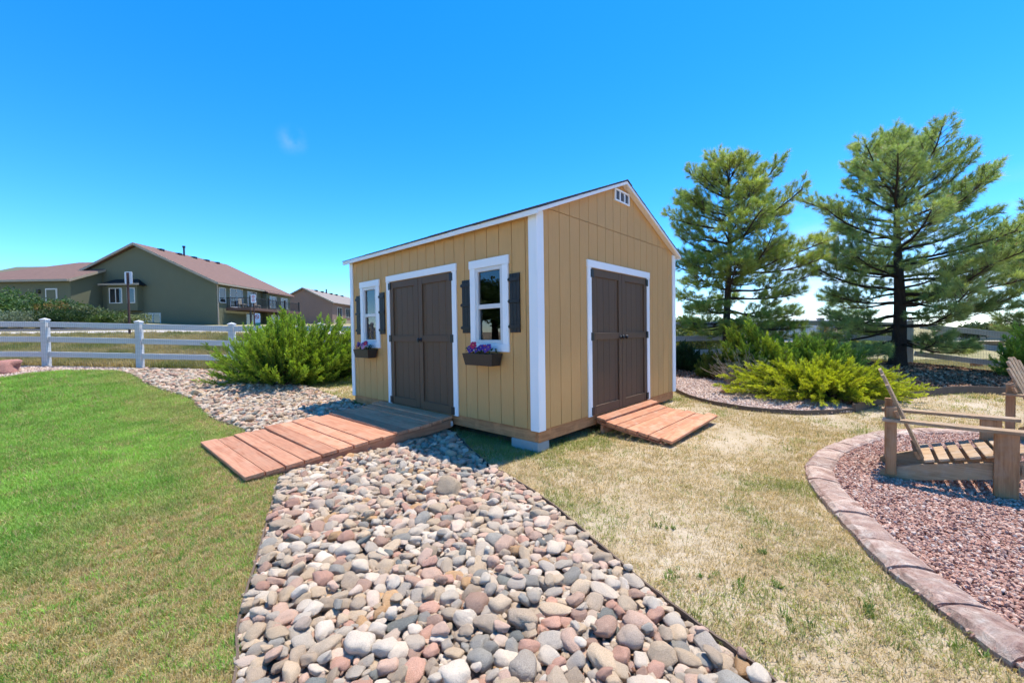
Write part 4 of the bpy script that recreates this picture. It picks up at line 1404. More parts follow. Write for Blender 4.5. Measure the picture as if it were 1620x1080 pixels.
# ================================================================== VEGETATION
def place(templates, pos, dirs, scale, tints, rs_, roll=True):
    """merge template meshes (axis +Z) at pos along dirs"""
    Vs, Fs, Ts = [], [], []
    off = 0
    pos = np.asarray(pos, float); dirs = np.asarray(dirs, float)
    dirs = dirs / (np.linalg.norm(dirs, axis=1, keepdims=True) + 1e-9)
    ref = np.where(np.abs(dirs[:, 2:3]) > .9, np.array([[1., 0, 0]]), np.array([[0, 0, 1.]]))
    a = np.cross(ref, dirs); a /= np.linalg.norm(a, axis=1, keepdims=True) + 1e-9
    b = np.cross(dirs, a)
    if roll:
        ph = rs_.uniform(0, 6.283, len(pos))[:, None]
        a, b = a * np.cos(ph) + b * np.sin(ph), -a * np.sin(ph) + b * np.cos(ph)
    pick = rs_.integers(0, len(templates), len(pos))
    for ti, (tv, tf, tc) in enumerate(templates):
        k = np.where(pick == ti)[0]
        if len(k) == 0: continue
        s = scale[k][:, None, None]
        W = tv[None, :, 0:1] * a[k][:, None, :] + tv[None, :, 1:2] * b[k][:, None, :] + tv[None, :, 2:3] * dirs[k][:, None, :]
        W = W * s + pos[k][:, None, :]
        F = tf[None] + (np.arange(len(k)) * len(tv))[:, None, None] + off
        Vs.append(W.reshape(-1, 3)); Fs.append(F.reshape(-1, tf.shape[1]))
        Ts.append((tints[k][:, None, :] * tc[None, :, None]).reshape(-1, 3))
        off += len(k) * len(tv)
    return np.concatenate(Vs), np.concatenate(Fs), np.concatenate(Ts)

def needle_template(seed, n=80, L=.13, nl=.150, w=.0070):
    rs_ = np.random.default_rng(seed)
    V, F, Cc = [], [], []
    for i in range(n):
        u = rs_.random() ** .8 * L
        az = rs_.uniform(0, 6.283); an = rs_.uniform(.35, 1.55) * (1.12 - .45 * u / L)
        d = np.array([math.sin(an) * math.cos(az), math.sin(an) * math.sin(az), math.cos(an)])
        p = np.array([0, 0, u]); l = nl * rs_.uniform(.7, 1.15)
        s = np.cross(d, rs_.normal(0, 1, 3)); s /= np.linalg.norm(s)
        j = len(V); V += [p - s * w / 2, p + s * w / 2, p + d * l + np.array([0, 0, -.012 * rs_.random()])]
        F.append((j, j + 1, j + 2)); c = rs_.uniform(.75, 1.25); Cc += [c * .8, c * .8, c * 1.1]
    return np.array(V), np.array(F), np.array(Cc)
NEEDLE = [needle_template(i) for i in range(5)]
def cone_template():
    V = [(math.cos(a) * .009, math.sin(a) * .009, .165) for a in (0, 2.1, 4.2)] + [(0, 0, .235)]
    return np.array(V), np.array([(0, 1, 3), (1, 2, 3), (2, 0, 3)]), np.ones(4)

def tubes(paths, sides=5):
    """paths: list of (points (n,3), radii (n)) -> V,F"""
    V, F = [], []
    for pts, rad in paths:
        n_ = len(pts); base = len(V)
        for i in range(n_):
            d = pts[min(i + 1, n_ - 1)] - pts[max(i - 1, 0)]
            d = d / (np.linalg.norm(d) + 1e-9)
            r_ = np.array([1., 0, 0]) if abs(d[2]) > .8 else np.array([0, 0, 1.])
            a = np.cross(r_, d); a /= np.linalg.norm(a) + 1e-9; b = np.cross(d, a)
            for k in range(sides):
                V.append(pts[i] + (a * math.cos(6.2832 * k / sides) + b * math.sin(6.2832 * k / sides)) * rad[i])
        for i in range(n_ - 1):
            for k in range(sides):
                F.append((base + i * sides + k, base + i * sides + (k + 1) % sides, base + (i + 1) * sides + (k + 1) % sides, base + (i + 1) * sides + k))
    return np.array(V), np.array(F)

def pine(label, x, y, H, Rr, tr, seed, low, prof, c1, c2, whorl=.27, bare=.35, lean=(0, 0), upsweep=1.0, group='pine trees by the back fence', dens=1.0):
    rs_ = np.random.default_rng(seed)
    z0 = g(x, y)
    t = thing('pine_tree', label, 'pine tree', (x, y, z0), 0, group)
    def trunk_at(z):
        u = z / H
        return np.array([lean[0] * u + .05 * math.sin(z * 1.3 + seed), lean[1] * u + .05 * math.cos(z * 1.1 + seed), z])
    zs = np.linspace(-.15, H, 22)
    tp = np.array([trunk_at(z) for z in zs]); trd = tr * (1 - .93 * np.clip(zs / H, 0, 1) ** .9) * (1 + .35 * np.exp(-np.clip(zs, 0, 9) / .18))
    V_, F_ = tubes([(tp, trd)], 12)
    link('trunk', np_mesh('trunk', V_, F_, smooth=True), MAT['bark'], t)
    limbs, tw, pos, dirs, wgt = [], [], [], [], []
    z = low
    while z < H - .25:
        tt = (z - low) / (H - low)
        nb_ = rs_.integers(4, 7)
        a0 = rs_.uniform(0, 6.28)
        for k in range(nb_):
            az = a0 + 6.283 * k / nb_ + rs_.normal(0, .25)
            asym = 1 + .16 * math.sin(az * 2 + seed) + .12 * math.sin(az + seed * 1.7 + z * 1.1)
            Ln = Rr * np.interp(tt, *prof) * rs_.uniform(.72, 1.12) * asym
            if Ln < .18: Ln = .18
            el = np.interp(tt, [0, .25, .55, .85, 1], [-.12, .08, .34, .75, 1.05]) * upsweep + rs_.normal(0, .10)
            Ln = max(.16, min(Ln, (H + .12 - z) / (max(0.0, math.sin(el)) * .8 + .38)))
            st = trunk_at(z + rs_.uniform(-.1, .1))
            n_ = 7
            P = [st]
            d = np.array([math.cos(az) * math.cos(el), math.sin(az) * math.cos(el), math.sin(el)])
            for i in range(n_ - 1):
                d = d + np.array([rs_.normal(0, .07), rs_.normal(0, .07), (-.06 if i < 2 else .10) * upsweep + rs_.normal(0, .05)]); d /= np.linalg.norm(d)
                P.append(P[-1] + d * Ln / (n_ - 1))
            P = np.array(P)
            r0 = (.014 + .026 * Ln / Rr) * min(1, tr / .14)
            limbs.append((P, r0 * np.linspace(1, .25, n_)))
            def at(u):
                f = u * (n_ - 1); i = min(int(f), n_ - 2); return P[i] + (P[i + 1] - P[i]) * (f - i), (P[i + 1] - P[i]) / np.linalg.norm(P[i + 1] - P[i])
            pos.append(P[-1]); dirs.append(d); wgt.append(1.0)
            nl_ = max(4, int(Ln / .085 * dens))
            for j in range(nl_):
                br_ = bare + .18 * max(0, 1 - tt / .40)
                u = br_ + (1 - br_) * (j + rs_.random()) / nl_
                p, dd = at(u)
                sidev = np.cross(dd, [0, 0, 1]); sidev /= np.linalg.norm(sidev) + 1e-9
                sg = 1 if j % 2 else -1
                ld = dd * rs_.uniform(.5, .95) + sidev * sg * rs_.uniform(.45, 1.0) + np.array([0, 0, rs_.uniform(-.08, .5)])
                ld /= np.linalg.norm(ld)
                ll = (.18 + .42 * Ln * (1 - u)) * rs_.uniform(.7, 1.15)
                mid_ = p + ld * ll * .5
                ld2 = ld + np.array([0, 0, .30 * upsweep]); ld2 /= np.linalg.norm(ld2)
                e = mid_ + ld2 * ll * .5
                tw.append((np.array([p, mid_, e]), np.array([.0075, .006, .004])))
                pos.append(e); dirs.append(ld2); wgt.append(.9)
                nn = int(ll / .15)
                for q in range(nn):
                    uu = (q + .6) / (nn + .3)
                    pp = p + (e - p) * uu
                    s2 = np.cross(ld, rs_.normal(0, 1, 3)); s2 /= np.linalg.norm(s2) + 1e-9
                    d3 = ld * .8 + s2 * .75 + np.array([0, 0, .28]); d3 /= np.linalg.norm(d3)
                    e3 = pp + d3 * rs_.uniform(.05, .13)
                    tw.append((np.array([pp, e3]), np.array([.005, .003])))
                    pos.append(e3 - d3 * .03); dirs.append(d3); wgt.append(.75)
        z += whorl * rs_.uniform(.8, 1.25) * (1.0 if tt < .8 else .8)
    top = trunk_at(H)
    for k in range(4): pos.append(top - np.array([0, 0, .14 * k])); dirs.append(np.array([rs_.normal(0, .12), rs_.normal(0, .12), 1.0])); wgt.append(1.0)
    V_, F_ = tubes(limbs, 6); link('limbs', np_mesh('limbs', V_, F_, smooth=True), MAT['bark'], t)
    V_, F_ = tubes(tw, 3); link('twigs', np_mesh('twigs', V_, F_), MAT['twig'], t)
    pos = np.array(pos); dirs = np.array(dirs); wgt = np.array(wgt)
    n_ = len(pos)
    cl = fbm(pos[:, 0] + pos[:, 2] * .7, pos[:, 1] - pos[:, 2] * .4, .8, seed, 2)
    mixv = np.clip(cl * 1.6 - .3 + rs_.normal(0, .22, n_), 0, 1)[:, None]
    tn = (np.array(c1)[None] * (1 - mixv) + np.array(c2)[None] * mixv) * rs_.uniform(.8, 1.2, (n_, 1))
    sc_ = wgt * rs_.uniform(.85, 1.25, n_)
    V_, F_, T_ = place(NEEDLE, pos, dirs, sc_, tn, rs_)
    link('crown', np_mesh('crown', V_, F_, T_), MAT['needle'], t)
    kb = np.where(wgt > .85)[0][::2]
    V_, F_, T_ = place([cone_template()], pos[kb], dirs[kb], sc_[kb], np.ones((len(kb), 3)), rs_)
    tag(link('buds', np_mesh('buds', V_, F_), MAT['bud'], t), kind='stuff')
    print('pine', n_, 'tufts')
    return t
prof1 = ([0, .12, .3, .5, .7, .85, 1], [.78, .92, 1.0, 1.0, .95, .74, .30])
prof2 = ([0, .1, .28, .45, .6, .78, .9, 1], [.80, .95, 1.0, .98, .94, .82, .62, .25])
pine('yellowish green pine with rounded crown just right of the shed', 5.55, 10.45, 5.10, 1.55, .115, 4, .95, prof1, (.25, .35, .075), (.46, .54, .145), whorl=.25, upsweep=1.0, bare=.28)
pine('big blue-green pine with spiky top and dark trunk at right', 9.5, 10.05, 5.50, 2.25, .165, 7, .62, prof2, (.25, .36, .125), (.46, .56, .21), whorl=.29, upsweep=1.12, bare=.28)
pine('pine at the right edge with only its left branches in view', 13.25, 9.2, 4.3, 2.1, .16, 12, .7, prof2, (.21, .31, .11), (.38, .46, .18), whorl=.29)

def spray_template(seed, n=20):
    rs_ = np.random.default_rng(seed)
    V, F, Cc = [], [], []
    def leaf(p, d, l, w, c):
        s = np.cross(d, rs_.normal(0, 1, 3)); s /= np.linalg.norm(s) + 1e-9
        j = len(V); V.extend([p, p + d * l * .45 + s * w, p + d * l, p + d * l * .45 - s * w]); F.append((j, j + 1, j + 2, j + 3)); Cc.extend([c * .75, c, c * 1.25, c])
    for i in range(n):
        u = (i + .5) / n
        az = rs_.uniform(0, 6.283); an = rs_.uniform(.35, .85) * (1.1 - .6 * u)
        d = np.array([math.sin(an) * math.cos(az), math.sin(an) * math.sin(az), math.cos(an)])
        l = .42 * (1.05 - u * .75) * rs_.uniform(.8, 1.2)
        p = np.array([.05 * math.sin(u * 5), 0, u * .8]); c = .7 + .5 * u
        leaf(p, d, l, .024, c)
        q = p + d * l * .45
        d2 = d + rs_.normal(0, .45, 3); d2[2] += .3; d2 /= np.linalg.norm(d2); leaf(q, d2, l * .7, .024, c * 1.1)
        d2 = d + rs_.normal(0, .45, 3); d2[2] += .3; d2 /= np.linalg.norm(d2); leaf(q + d * l * .15, d2, l * .55, .022, c * 1.1)
    leaf(np.array([0, 0, .7]), np.array([0, 0, 1.]), .35, .025, 1.3)
    return np.array(V), np.array(F), np.array(Cc)
SPRAY = [spray_template(i) for i in range(5)]

def juniper(label, x, y, rx, ry, h, seed, nst, ctip, cin, up=.5, spl=(.16, .30), skew=(0, 0), rot=0.0, name='juniper_bush', per=6, group='juniper bushes', sprd=.25, cat='juniper'):
    rs_ = np.random.default_rng(seed)
    z0 = g(x, y)
    t = thing(name, label, cat, (x, y, z0), 0, group)
    stems, pos, dirs, sc_, tn = [], [], [], [], []
    lump = rs_.uniform(0, 6.28, 4)
    for i in range(nst):
        az = rs_.uniform(0, 6.283); sn = rs_.random() ** .8
        thv = math.asin(min(.999, sn))
        k = 1 + .12 * math.sin(3 * az + lump[0]) + .10 * math.sin(5 * az + lump[1] + thv * 2) + rs_.normal(0, .09)
        end = np.array([rx * math.cos(az) * math.cos(thv) * k, ry * math.sin(az) * math.cos(thv) * k, h * (.10 + .90 * math.sin(thv)) * k])
        end[0] += skew[0] * end[2] / h; end[1] += skew[1] * end[2] / h
        st = np.array([end[0] * sprd * rs_.uniform(.3, 1.6), end[1] * sprd * rs_.uniform(.3, 1.6), -.02])
        ctl = st * .5 + end * .5 + np.array([0, 0, (-.10 if up > .3 else .12) * h])
        us = np.linspace(0, 1, 6)[:, None]
        P = (1 - us) ** 2 * st + 2 * us * (1 - us) * ctl + us ** 2 * end
        stems.append((P, np.linspace(.012, .003, 6)))
        rj = math.hypot(rx, ry) * .7
        for q in range(per):
            u = 1 - .62 * (q / per) ** 1.1 + rs_.uniform(-.03, .03); u = min(u, 1.0)
            p = (1 - u) ** 2 * st + 2 * u * (1 - u) * ctl + u * u * end
            d = 2 * (1 - u) * (ctl - st) + 2 * u * (end - ctl); d = d / (np.linalg.norm(d) + 1e-9)
            d = d + rs_.normal(0, .33, 3) + np.array([0, 0, up * .55]); d /= np.linalg.norm(d)
            L_ = rs_.uniform(*spl)
            pos.append(p - d * L_ * .35); dirs.append(d); sc_.append(L_)
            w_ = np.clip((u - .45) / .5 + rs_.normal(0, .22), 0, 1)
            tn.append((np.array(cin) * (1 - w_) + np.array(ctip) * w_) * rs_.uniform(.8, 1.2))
    V_, F_ = tubes(stems, 3); link('stems', np_mesh('stems', V_, F_), MAT['twig'], t)
    V_, F_, T_ = place(SPRAY, np.array(pos), np.array(dirs), np.array(sc_), np.array(tn), rs_)
    link('foliage', np_mesh('foliage', V_, F_, T_), MAT['juniper'], t)
    return t
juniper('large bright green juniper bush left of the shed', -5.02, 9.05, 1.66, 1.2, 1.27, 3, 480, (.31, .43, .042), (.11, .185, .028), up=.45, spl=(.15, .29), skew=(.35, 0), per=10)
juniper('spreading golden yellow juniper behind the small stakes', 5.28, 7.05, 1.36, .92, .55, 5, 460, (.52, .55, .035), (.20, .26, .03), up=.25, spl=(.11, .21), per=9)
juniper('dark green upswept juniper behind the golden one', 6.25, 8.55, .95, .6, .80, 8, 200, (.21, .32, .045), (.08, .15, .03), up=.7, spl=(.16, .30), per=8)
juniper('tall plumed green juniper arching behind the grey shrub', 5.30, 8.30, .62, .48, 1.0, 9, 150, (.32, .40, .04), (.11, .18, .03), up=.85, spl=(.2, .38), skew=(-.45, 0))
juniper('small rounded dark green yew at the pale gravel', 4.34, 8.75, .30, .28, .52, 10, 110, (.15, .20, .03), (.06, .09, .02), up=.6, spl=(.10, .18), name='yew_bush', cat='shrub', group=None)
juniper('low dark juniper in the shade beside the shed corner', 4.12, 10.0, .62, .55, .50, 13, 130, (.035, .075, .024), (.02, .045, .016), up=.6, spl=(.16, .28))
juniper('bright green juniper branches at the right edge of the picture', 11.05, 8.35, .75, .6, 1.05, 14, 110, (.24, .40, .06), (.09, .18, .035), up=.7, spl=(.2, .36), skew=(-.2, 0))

# grey-leaved shrub with bare twigs
def grey_shrub(label, x, y, seed):
    rs_ = np.random.default_rng(seed)
    t = thing('sage_shrub', label, 'shrub', (x, y, g(x, y)), 0)
    paths, pos, dirs, tn, sc_ = [], [], [], [], []
    for i in range(95):
        az = rs_.normal(2.9, .9); el = rs_.uniform(.35, 1.25); L_ = rs_.uniform(.45, .85)
        d = np.array([math.cos(az) * math.cos(el), math.sin(az) * math.cos(el) * .7, math.sin(el)])
        st = np.array([rs_.uniform(-.2, .45), rs_.uniform(-.25, .25), 0])
        P = [st]
        for k in range(5):
            d = d + rs_.normal(0, .13, 3); d /= np.linalg.norm(d); P.append(P[-1] + d * L_ / 5)
        paths.append((np.array(P), np.linspace(.007, .0025, 6)))
        if i % 3:
            for k in range(9):
                p = P[rs_.integers(1, 6)] + rs_.normal(0, .05, 3) + np.array([.22, 0, -.05]); pos.append(p); dirs.append(d + rs_.normal(0, .6, 3)); sc_.append(rs_.uniform(.07, .13))
                tn.append(np.array((.20, .235, .155)) * rs_.uniform(.7, 1.3))
    V_, F_ = tubes(paths, 4); link('bare_twigs', np_mesh('bare_twigs', V_, F_), MAT['deadwood'], t)
    V_, F_, T_ = place(SPRAY, np.array(pos), np.array(dirs), np.array(sc_), np.array(tn), rs_)
    link('foliage', np_mesh('foliage', V_, F_, T_), MAT['juniper'], t)
grey_shrub('grey leaved shrub with bare pale twigs left of the golden juniper', 4.50, 7.85, 17)

# leafy shrubs and far trees
def leaf_template(seed, n=14, lw=.34):
    rs_ = np.random.default_rng(seed)
    V, F, Cc = [], [], []
    for i in range(n):
        p = rs_.normal(0, .42, 3); d = rs_.normal(0, 1, 3); d[2] += .4; d /= np.linalg.norm(d)
        s = np.cross(d, rs_.normal(0, 1, 3)); s /= np.linalg.norm(s); l = rs_.uniform(.35, .6)
        j = len(V); V.extend([p, p + d * l * .5 + s * l * lw, p + d * l, p + d * l * .5 - s * l * lw]); F.append((j, j + 1, j + 2, j + 3)); c = rs_.uniform(.7, 1.3); Cc.extend([c] * 4)
    return np.array(V), np.array(F), np.array(Cc)
LEAF = [leaf_template(i) for i in range(4)]
def leafy(name, label, cat, x, y, rx, h, seed, n, c1, c2, lsize, trunk=0.0, group=None, base=.1):
    rs_ = np.random.default_rng(seed)
    t = thing(name, label, cat, (x, y, g(x, y)), 0, group)
    nl_ = 7 + int(rs_.integers(0, 4))
    lob = np.stack([rs_.normal(0, rx * .45, nl_), rs_.normal(0, rx * .4, nl_), trunk + (h - trunk) * rs_.uniform(.2, .78, nl_)], 1)
    lr = rs_.uniform(.38, .62, nl_) * rx
    k = rs_.integers(0, nl_, n)
    d = rs_.normal(0, 1, (n, 3)); d /= np.linalg.norm(d, axis=1, keepdims=True)
    r_ = rs_.random(n) ** .4
    p = lob[k] + d * (lr[k] * r_)[:, None] * np.array([1, 1, min(1.2, .62 * (h - trunk) / rx)])[None]
    p[:, 2] = np.clip(p[:, 2], base, h)
    mixv = rs_.random((n, 1))
    tn = (np.array(c1) * (1 - mixv) + np.array(c2) * mixv) * rs_.uniform(.75, 1.25, (n, 1))
    V_, F_, T_ = place(LEAF, p, d + np.array([0, 0, .4]), np.full(n, lsize) * rs_.uniform(.7, 1.3, n), tn, rs_)
    link('crown' if trunk else 'foliage', np_mesh('foliage', V_, F_, T_), MAT['leaf'], t)
    q = MB()
    if trunk: q.tube([(0, 0, -.1), (0.03, 0, trunk), (0, .05, h * .7)], [rx * .07, rx * .055, rx * .02], 8); q.build('trunk', MAT['bark'], t)
    else:
        for a in range(5): q.tube([(0, 0, -.05), (math.cos(a * 1.3) * rx * .3, math.sin(a * 1.3) * rx * .3, h * .5)], [.03, .012], 5)
        q.build('stems', MAT['twig'], t)
    return t
SH = 'shrubs on the bank in front of the olive house'
leafy('lilac_bush', 'tall leafy green bush at the left edge before the olive house', 'shrub', -36.6, 31.2, 2.6, 2.75, 21, 900, (.10, .17, .05), (.06, .115, .035), .34, 0, SH)
leafy('sage_bush', 'pale grey green low bush at the left edge above the fence', 'shrub', -34.6, 28.8, 1.9, 1.25, 22, 600, (.20, .235, .15), (.13, .17, .10), .2, 0, SH)
leafy('airy_shrub', 'thin airy shrub in front of the sunlit side wall', 'shrub', -32.8, 31.5, 1.5, 2.0, 23, 280, (.16, .19, .08), (.08, .11, .05), .26, 0, SH)
leafy('low_juniper', 'dark green low juniper mass left of the sign post', 'shrub', -32.4, 29.4, 1.7, 1.5, 24, 700, (.045, .085, .02), (.03, .06, .018), .2, 0, SH)
leafy('low_juniper', 'mid green low juniper below the bay window', 'shrub', -29.4, 29.6, 1.6, 1.2, 25, 600, (.10, .15, .025), (.05, .085, .02), .2, 0, SH)
leafy('flowering_shrub', 'small orange tinged shrub among the green bank bushes', 'shrub', -34.4, 30.6, .8, 1.9, 26, 240, (.30, .17, .05), (.14, .14, .04), .2, 0, SH)
leafy('yellow_shrub', 'pale yellow green shrub just left of the second fence post', 'shrub', -27.4, 29.6, 1.0, .95, 27, 300, (.26, .28, .12), (.16, .19, .07), .18, 0, SH)
leafy('airy_shrub', 'small airy shrub by the utility boxes of the olive house', 'shrub', -30.9, 31.6, .9, 1.8, 28, 180, (.13, .17, .07), (.08, .11, .05), .22, 0, SH)
FT = 'trees and thickets far beyond the back fence'
leafy('thicket', 'yellow green thicket seen between the rails beside the shed', 'shrub', 12.2, 30, 3.4, 2.9, 31, 1000, (.22, .24, .045), (.10, .13, .03), .38, 0, FT)
leafy('thicket', 'dusty green thicket left of the first pine trunk far away', 'shrub', 19.5, 42, 3.0, 3.2, 32, 700, (.10, .13, .05), (.06, .085, .03), .42, 0, FT)
leafy('far_tree', 'distant round tree behind the dark parked car', 'tree', 52, 96, 5.5, 6.2, 33, 700, (.09, .13, .045), (.05, .08, .03), .8, 1.4, FT)
leafy('far_tree', 'distant dull green tree beyond the white barn', 'tree', 96, 165, 8, 7.0, 34, 700, (.08, .11, .045), (.05, .075, .03), 1.2, 1.8, FT)
leafy('far_tree', 'distant tree seen under the lowest boughs of the big pine', 'tree', 104, 120, 6, 5.4, 35, 600, (.085, .125, .045), (.05, .08, .03), .9, 1.2, FT)
leafy('far_tree', 'distant tree near the right picture edge', 'tree', 128, 112, 6, 5.2, 36, 600, (.075, .11, .04), (.05, .075, .03), .9, 1.2, FT)
leafy('thicket', 'yellow bush behind the big pine trunk', 'shrub', 46, 52, 2.0, 2.0, 37, 400, (.34, .29, .05), (.18, .18, .05), .36, 0, FT)

# trees standing behind the photographer, which the shed windows mirror
leafy('garden_tree', 'broad leafy tree mirrored in the shed windows', 'tree', -13.4, 4.2, 2.6, 3.7, 41, 1500, (.08, .13, .03), (.045, .08, .02), .3, 1.5)

# ------------------------------------------------------------------ stones and stakes in the beds
def rock(name, label, x, y, s, seed, mat, rz=0):
    me = stone_mesh(seed, 3, .3, .6)
    o = link(name, me, MAT[mat]); o.location = (x, y, g(x, y) + s[2] * .6); o.scale = s; o.rotation_euler = (0, 0, rz)
    return tag(o, label, 'rock')
rock('boulder', 'reddish pink boulder beside the fence at the left edge', -12.05, 9.55, (.42, .3, .23), 301, 'pink_rock')
rock('field_rock', 'small rusty tan rock on the pale gravel', 3.92, 7.32, (.14, .10, .085), 302, 'tan_rock')
rock('field_rock', 'flat pale rock behind the two short stakes', 4.12, 7.45, (.13, .09, .07), 303, 'tan_rock')
def stake(label, x, y, h, r, seed):
    q = MB(); rs_ = random.Random(seed)
    q.tube([(0, 0, -.05), (.004, 0, h * .5), (-.004, .003, h * .92), (0, 0, h)], [r * 1.05, r, r * .95, r * .8], 9)
    o = q.build('wood_stake', MAT['stake'], None, False); o.location = (x, y, g(x, y)); o.rotation_euler = (rs_.uniform(-.06, .06), rs_.uniform(-.06, .06), 0)
    tag(o, label, 'stake', 'short stakes on the pale gravel')
stake('taller grey wooden stake on the pale gravel', 4.06, 7.22, .24, .036, 1)
stake('shorter dark wooden stake under the golden juniper', 4.22, 7.12, .17, .034, 2)

# ================================================================== HOUSES, SIGNS, CARS
def quadwall(q, pts):   # planar polygon, 3d
    vs = [q.bm.verts.new(p) for p in pts]; q.bm.faces.new(vs)
def gable_slab(name, mat, parent, x0, x1, xr, ze0, ze1, zr, y0, y1, th=.16):
    """roof along y: eaves at x0 (ze0) and x1 (ze1), ridge at xr (zr)"""
    q = MB()
    q.prism([(x0, ze0), (xr, zr), (x1, ze1), (x1, ze1 + th), (xr, zr + th), (x0, ze0 + th)], y0, y1, 'y')
    return q.build(name, mat, parent)
def house_window(parent, x0, x1, y, z0, z1, face='y', n=2, frame=.07):
    """window on a wall; face 'y': wall plane y facing -y; 'x': plane x facing +x (x0,x1 are then y)"""
    q = MB()
    def b(u0, u1, o0, o1, w0, w1, mm=None):
        mm = mm or q
        if face == 'y': mm.box(u0, u1, y - o1, y - o0, w0, w1)
        else: mm.box(y + o0, y + o1, u0, u1, w0, w1)
    b(x0, x1, .0, .06, z0, z0 + frame); b(x0, x1, .0, .06, z1 - frame, z1)
    b(x0, x0 + frame, .0, .055, z0 + frame, z1 - frame); b(x1 - frame, x1, .0, .055, z0 + frame, z1 - frame)
    for k in range(1, n):
        u = x0 + (x1 - x0) * k / n; b(u - .03, u + .03, 0, .05, z0 + frame, z1 - frame)
    w = q.build('window', MAT['house_white'], parent)
    for k in range(n):
        p = MB(); u0 = x0 + (x1 - x0) * k / n + .035; u1 = x0 + (x1 - x0) * (k + 1) / n - .035
        b(max(u0, x0 + frame), min(u1, x1 - frame), .005, .02, z0 + frame, z1 - frame, p); p.build('pane', MAT['glass'], w)
    return w

# --- olive house; local frame: origin at the right front corner of the gable wall (x to the right, y away)
hx, hy = -30.3, 42.0
h1 = thing('olive_house', 'olive green stucco house with brown red roof and side deck', 'house', (hx, hy, 0), 0)
zb = 1.9; ze = 6.86; zr = 10.75; WD = 16.0; LN = 12.9
q = MB(); q.prism([(-WD, zb), (0, zb), (0, ze), (-WD / 2, zr - .12), (-WD, ze)], 0, LN, 'y'); q.build('wall', MAT['stucco_green'], h1)
r_ = gable_slab('roof', MAT['roof_red'], h1, -WD - .45, .45, -WD / 2, ze - .22, ze - .22, zr, -.42, LN + .4, .15)
for sg in (-1, 1):
    q = MB(); xe = .45 if sg > 0 else -WD - .45
    q.prism([(-WD / 2, zr - .10), (xe, ze - .32), (xe, ze - .08), (-WD / 2, zr + .14)], -.47, -.425, 'y'); q.build('rake_board', MAT['house_trim'], r_)
q = MB(); q.box(.455, .58, -.47, LN + .4, ze - .30, ze - .13); q.build('gutter', MAT['house_trim'], r_)
q = MB(); q.box(.02, .12, .05, .15, zb, ze - .3); q.build('downspout', MAT['house_trim'], h1)
for i, yv in enumerate((2.0, 4.4, 6.6, 8.6, 10.4)):
    q = MB(); xx = -WD / 2 + .55; zz = zr + .16 - .55 * (zr - ze) / (WD / 2)
    q.box(xx - .2, xx + .25, yv, yv + .45, zz - .1, zz + .12); q.build('roof_vent', MAT['rail_dark'], r_)
q = MB(); q.tube([(-WD / 2 + .7, 5.2, zr - .3), (-WD / 2 + .7, 5.2, zr + .75)], .09, 8); q.tube([(-WD / 2 + .7, 5.2, zr + .75), (-WD / 2 + .7, 5.2, zr + .95)], .15, 8); q.build('flue', MAT['rail_dark'], r_)
# garage wing in front on the left
q = MB(); q.box(-24.0, -11.65, -3.05, 3, zb + .4, 6.84); q.prism([(-3.05, 6.841), (3, 6.841), (3, 9.2)], -24.0, -11.65, 'x'); q.build('wing_wall', MAT['stucco_green'], h1)
q = MB()
vs = [q.bm.verts.new(p) for p in ((-24.5, -3.5, 6.72), (-11.3, -3.5, 6.72), (-11.3, 3.1, 9.45), (-17.2, 3.1, 9.45), (-24.5, -3.5, 6.87), (-11.3, -3.5, 6.87), (-11.3, 3.1, 9.6), (-17.2, 3.1, 9.6))]
for f in ((0, 1, 2, 3), (7, 6, 5, 4), (0, 4, 5, 1), (1, 5, 6, 2), (2, 6, 7, 3), (3, 7, 4, 0)): q.bm.faces.new([vs[i] for i in f])
wr = q.build('wing_roof', MAT['roof_red'], h1)
q = MB(); q.box(-24.5, -11.3, -3.62, -3.505, 6.66, 6.86); q.build('gutter', MAT['house_trim'], wr)
q = MB(); q.prism([(-3.5, 6.62), (3.1, 9.35), (3.1, 9.58), (-3.5, 6.85)], -11.295, -11.24, 'x'); q.build('rake_board', MAT['house_trim'], wr)
wd_ = bx('wing_door', MAT['house_white'], h1, -14.0, -12.9, -3.11, -3.052, 3.9, 6.05); bx('door_panel', MAT['stucco_green'], wd_, -13.88, -13.02, -3.14, -3.111, 4.0, 5.93)
bx('wall_lamp', MAT['rail_dark'], h1, -14.75, -14.5, -3.25, -3.052, 5.6, 5.95)
# bay window
by = bx('bay_window', MAT['stucco_green'], h1, -10.6, -7.55, -.62, -.002, 4.0, 6.55)
q = MB(); vs = [q.bm.verts.new(p) for p in ((-11.1, -.95, 6.552), (-7.05, -.95, 6.552), (-7.05, -.004, 6.552), (-11.1, -.004, 6.552), (-11.1, -.95, 6.68), (-7.05, -.95, 6.68), (-7.9, -.004, 7.25), (-10.25, -.004, 7.25))]
for f in ((0, 1, 2, 3), (4, 5, 6, 7), (0, 4, 5, 1), (1, 5, 6, 2), (3, 2, 6, 7), (0, 3, 7, 4)): q.bm.faces.new([vs[i] for i in f])
q.build('bay_roof', MAT['rail_dark'], by)
q = MB(); q.box(-11.13, -7.02, -1.0, -.952, 6.54, 6.72); q.build('bay_fascia', MAT['house_trim'], by)
house_window(h1, -10.35, -9.05, -.622, 4.75, 6.3); house_window(h1, -8.55, -7.75, -.622, 4.75, 6.3, n=1)
house_window(h1, -7.35, -5.75, -.002, 2.55, 3.75)
bx('utility_box', MAT['house_trim'], h1, -11.64, -11.3, -1.6, -1.2, 3.3, 4.1); bx('utility_box', MAT['house_white'], h1, -11.64, -11.35, -.7, -.4, 3.2, 3.8)
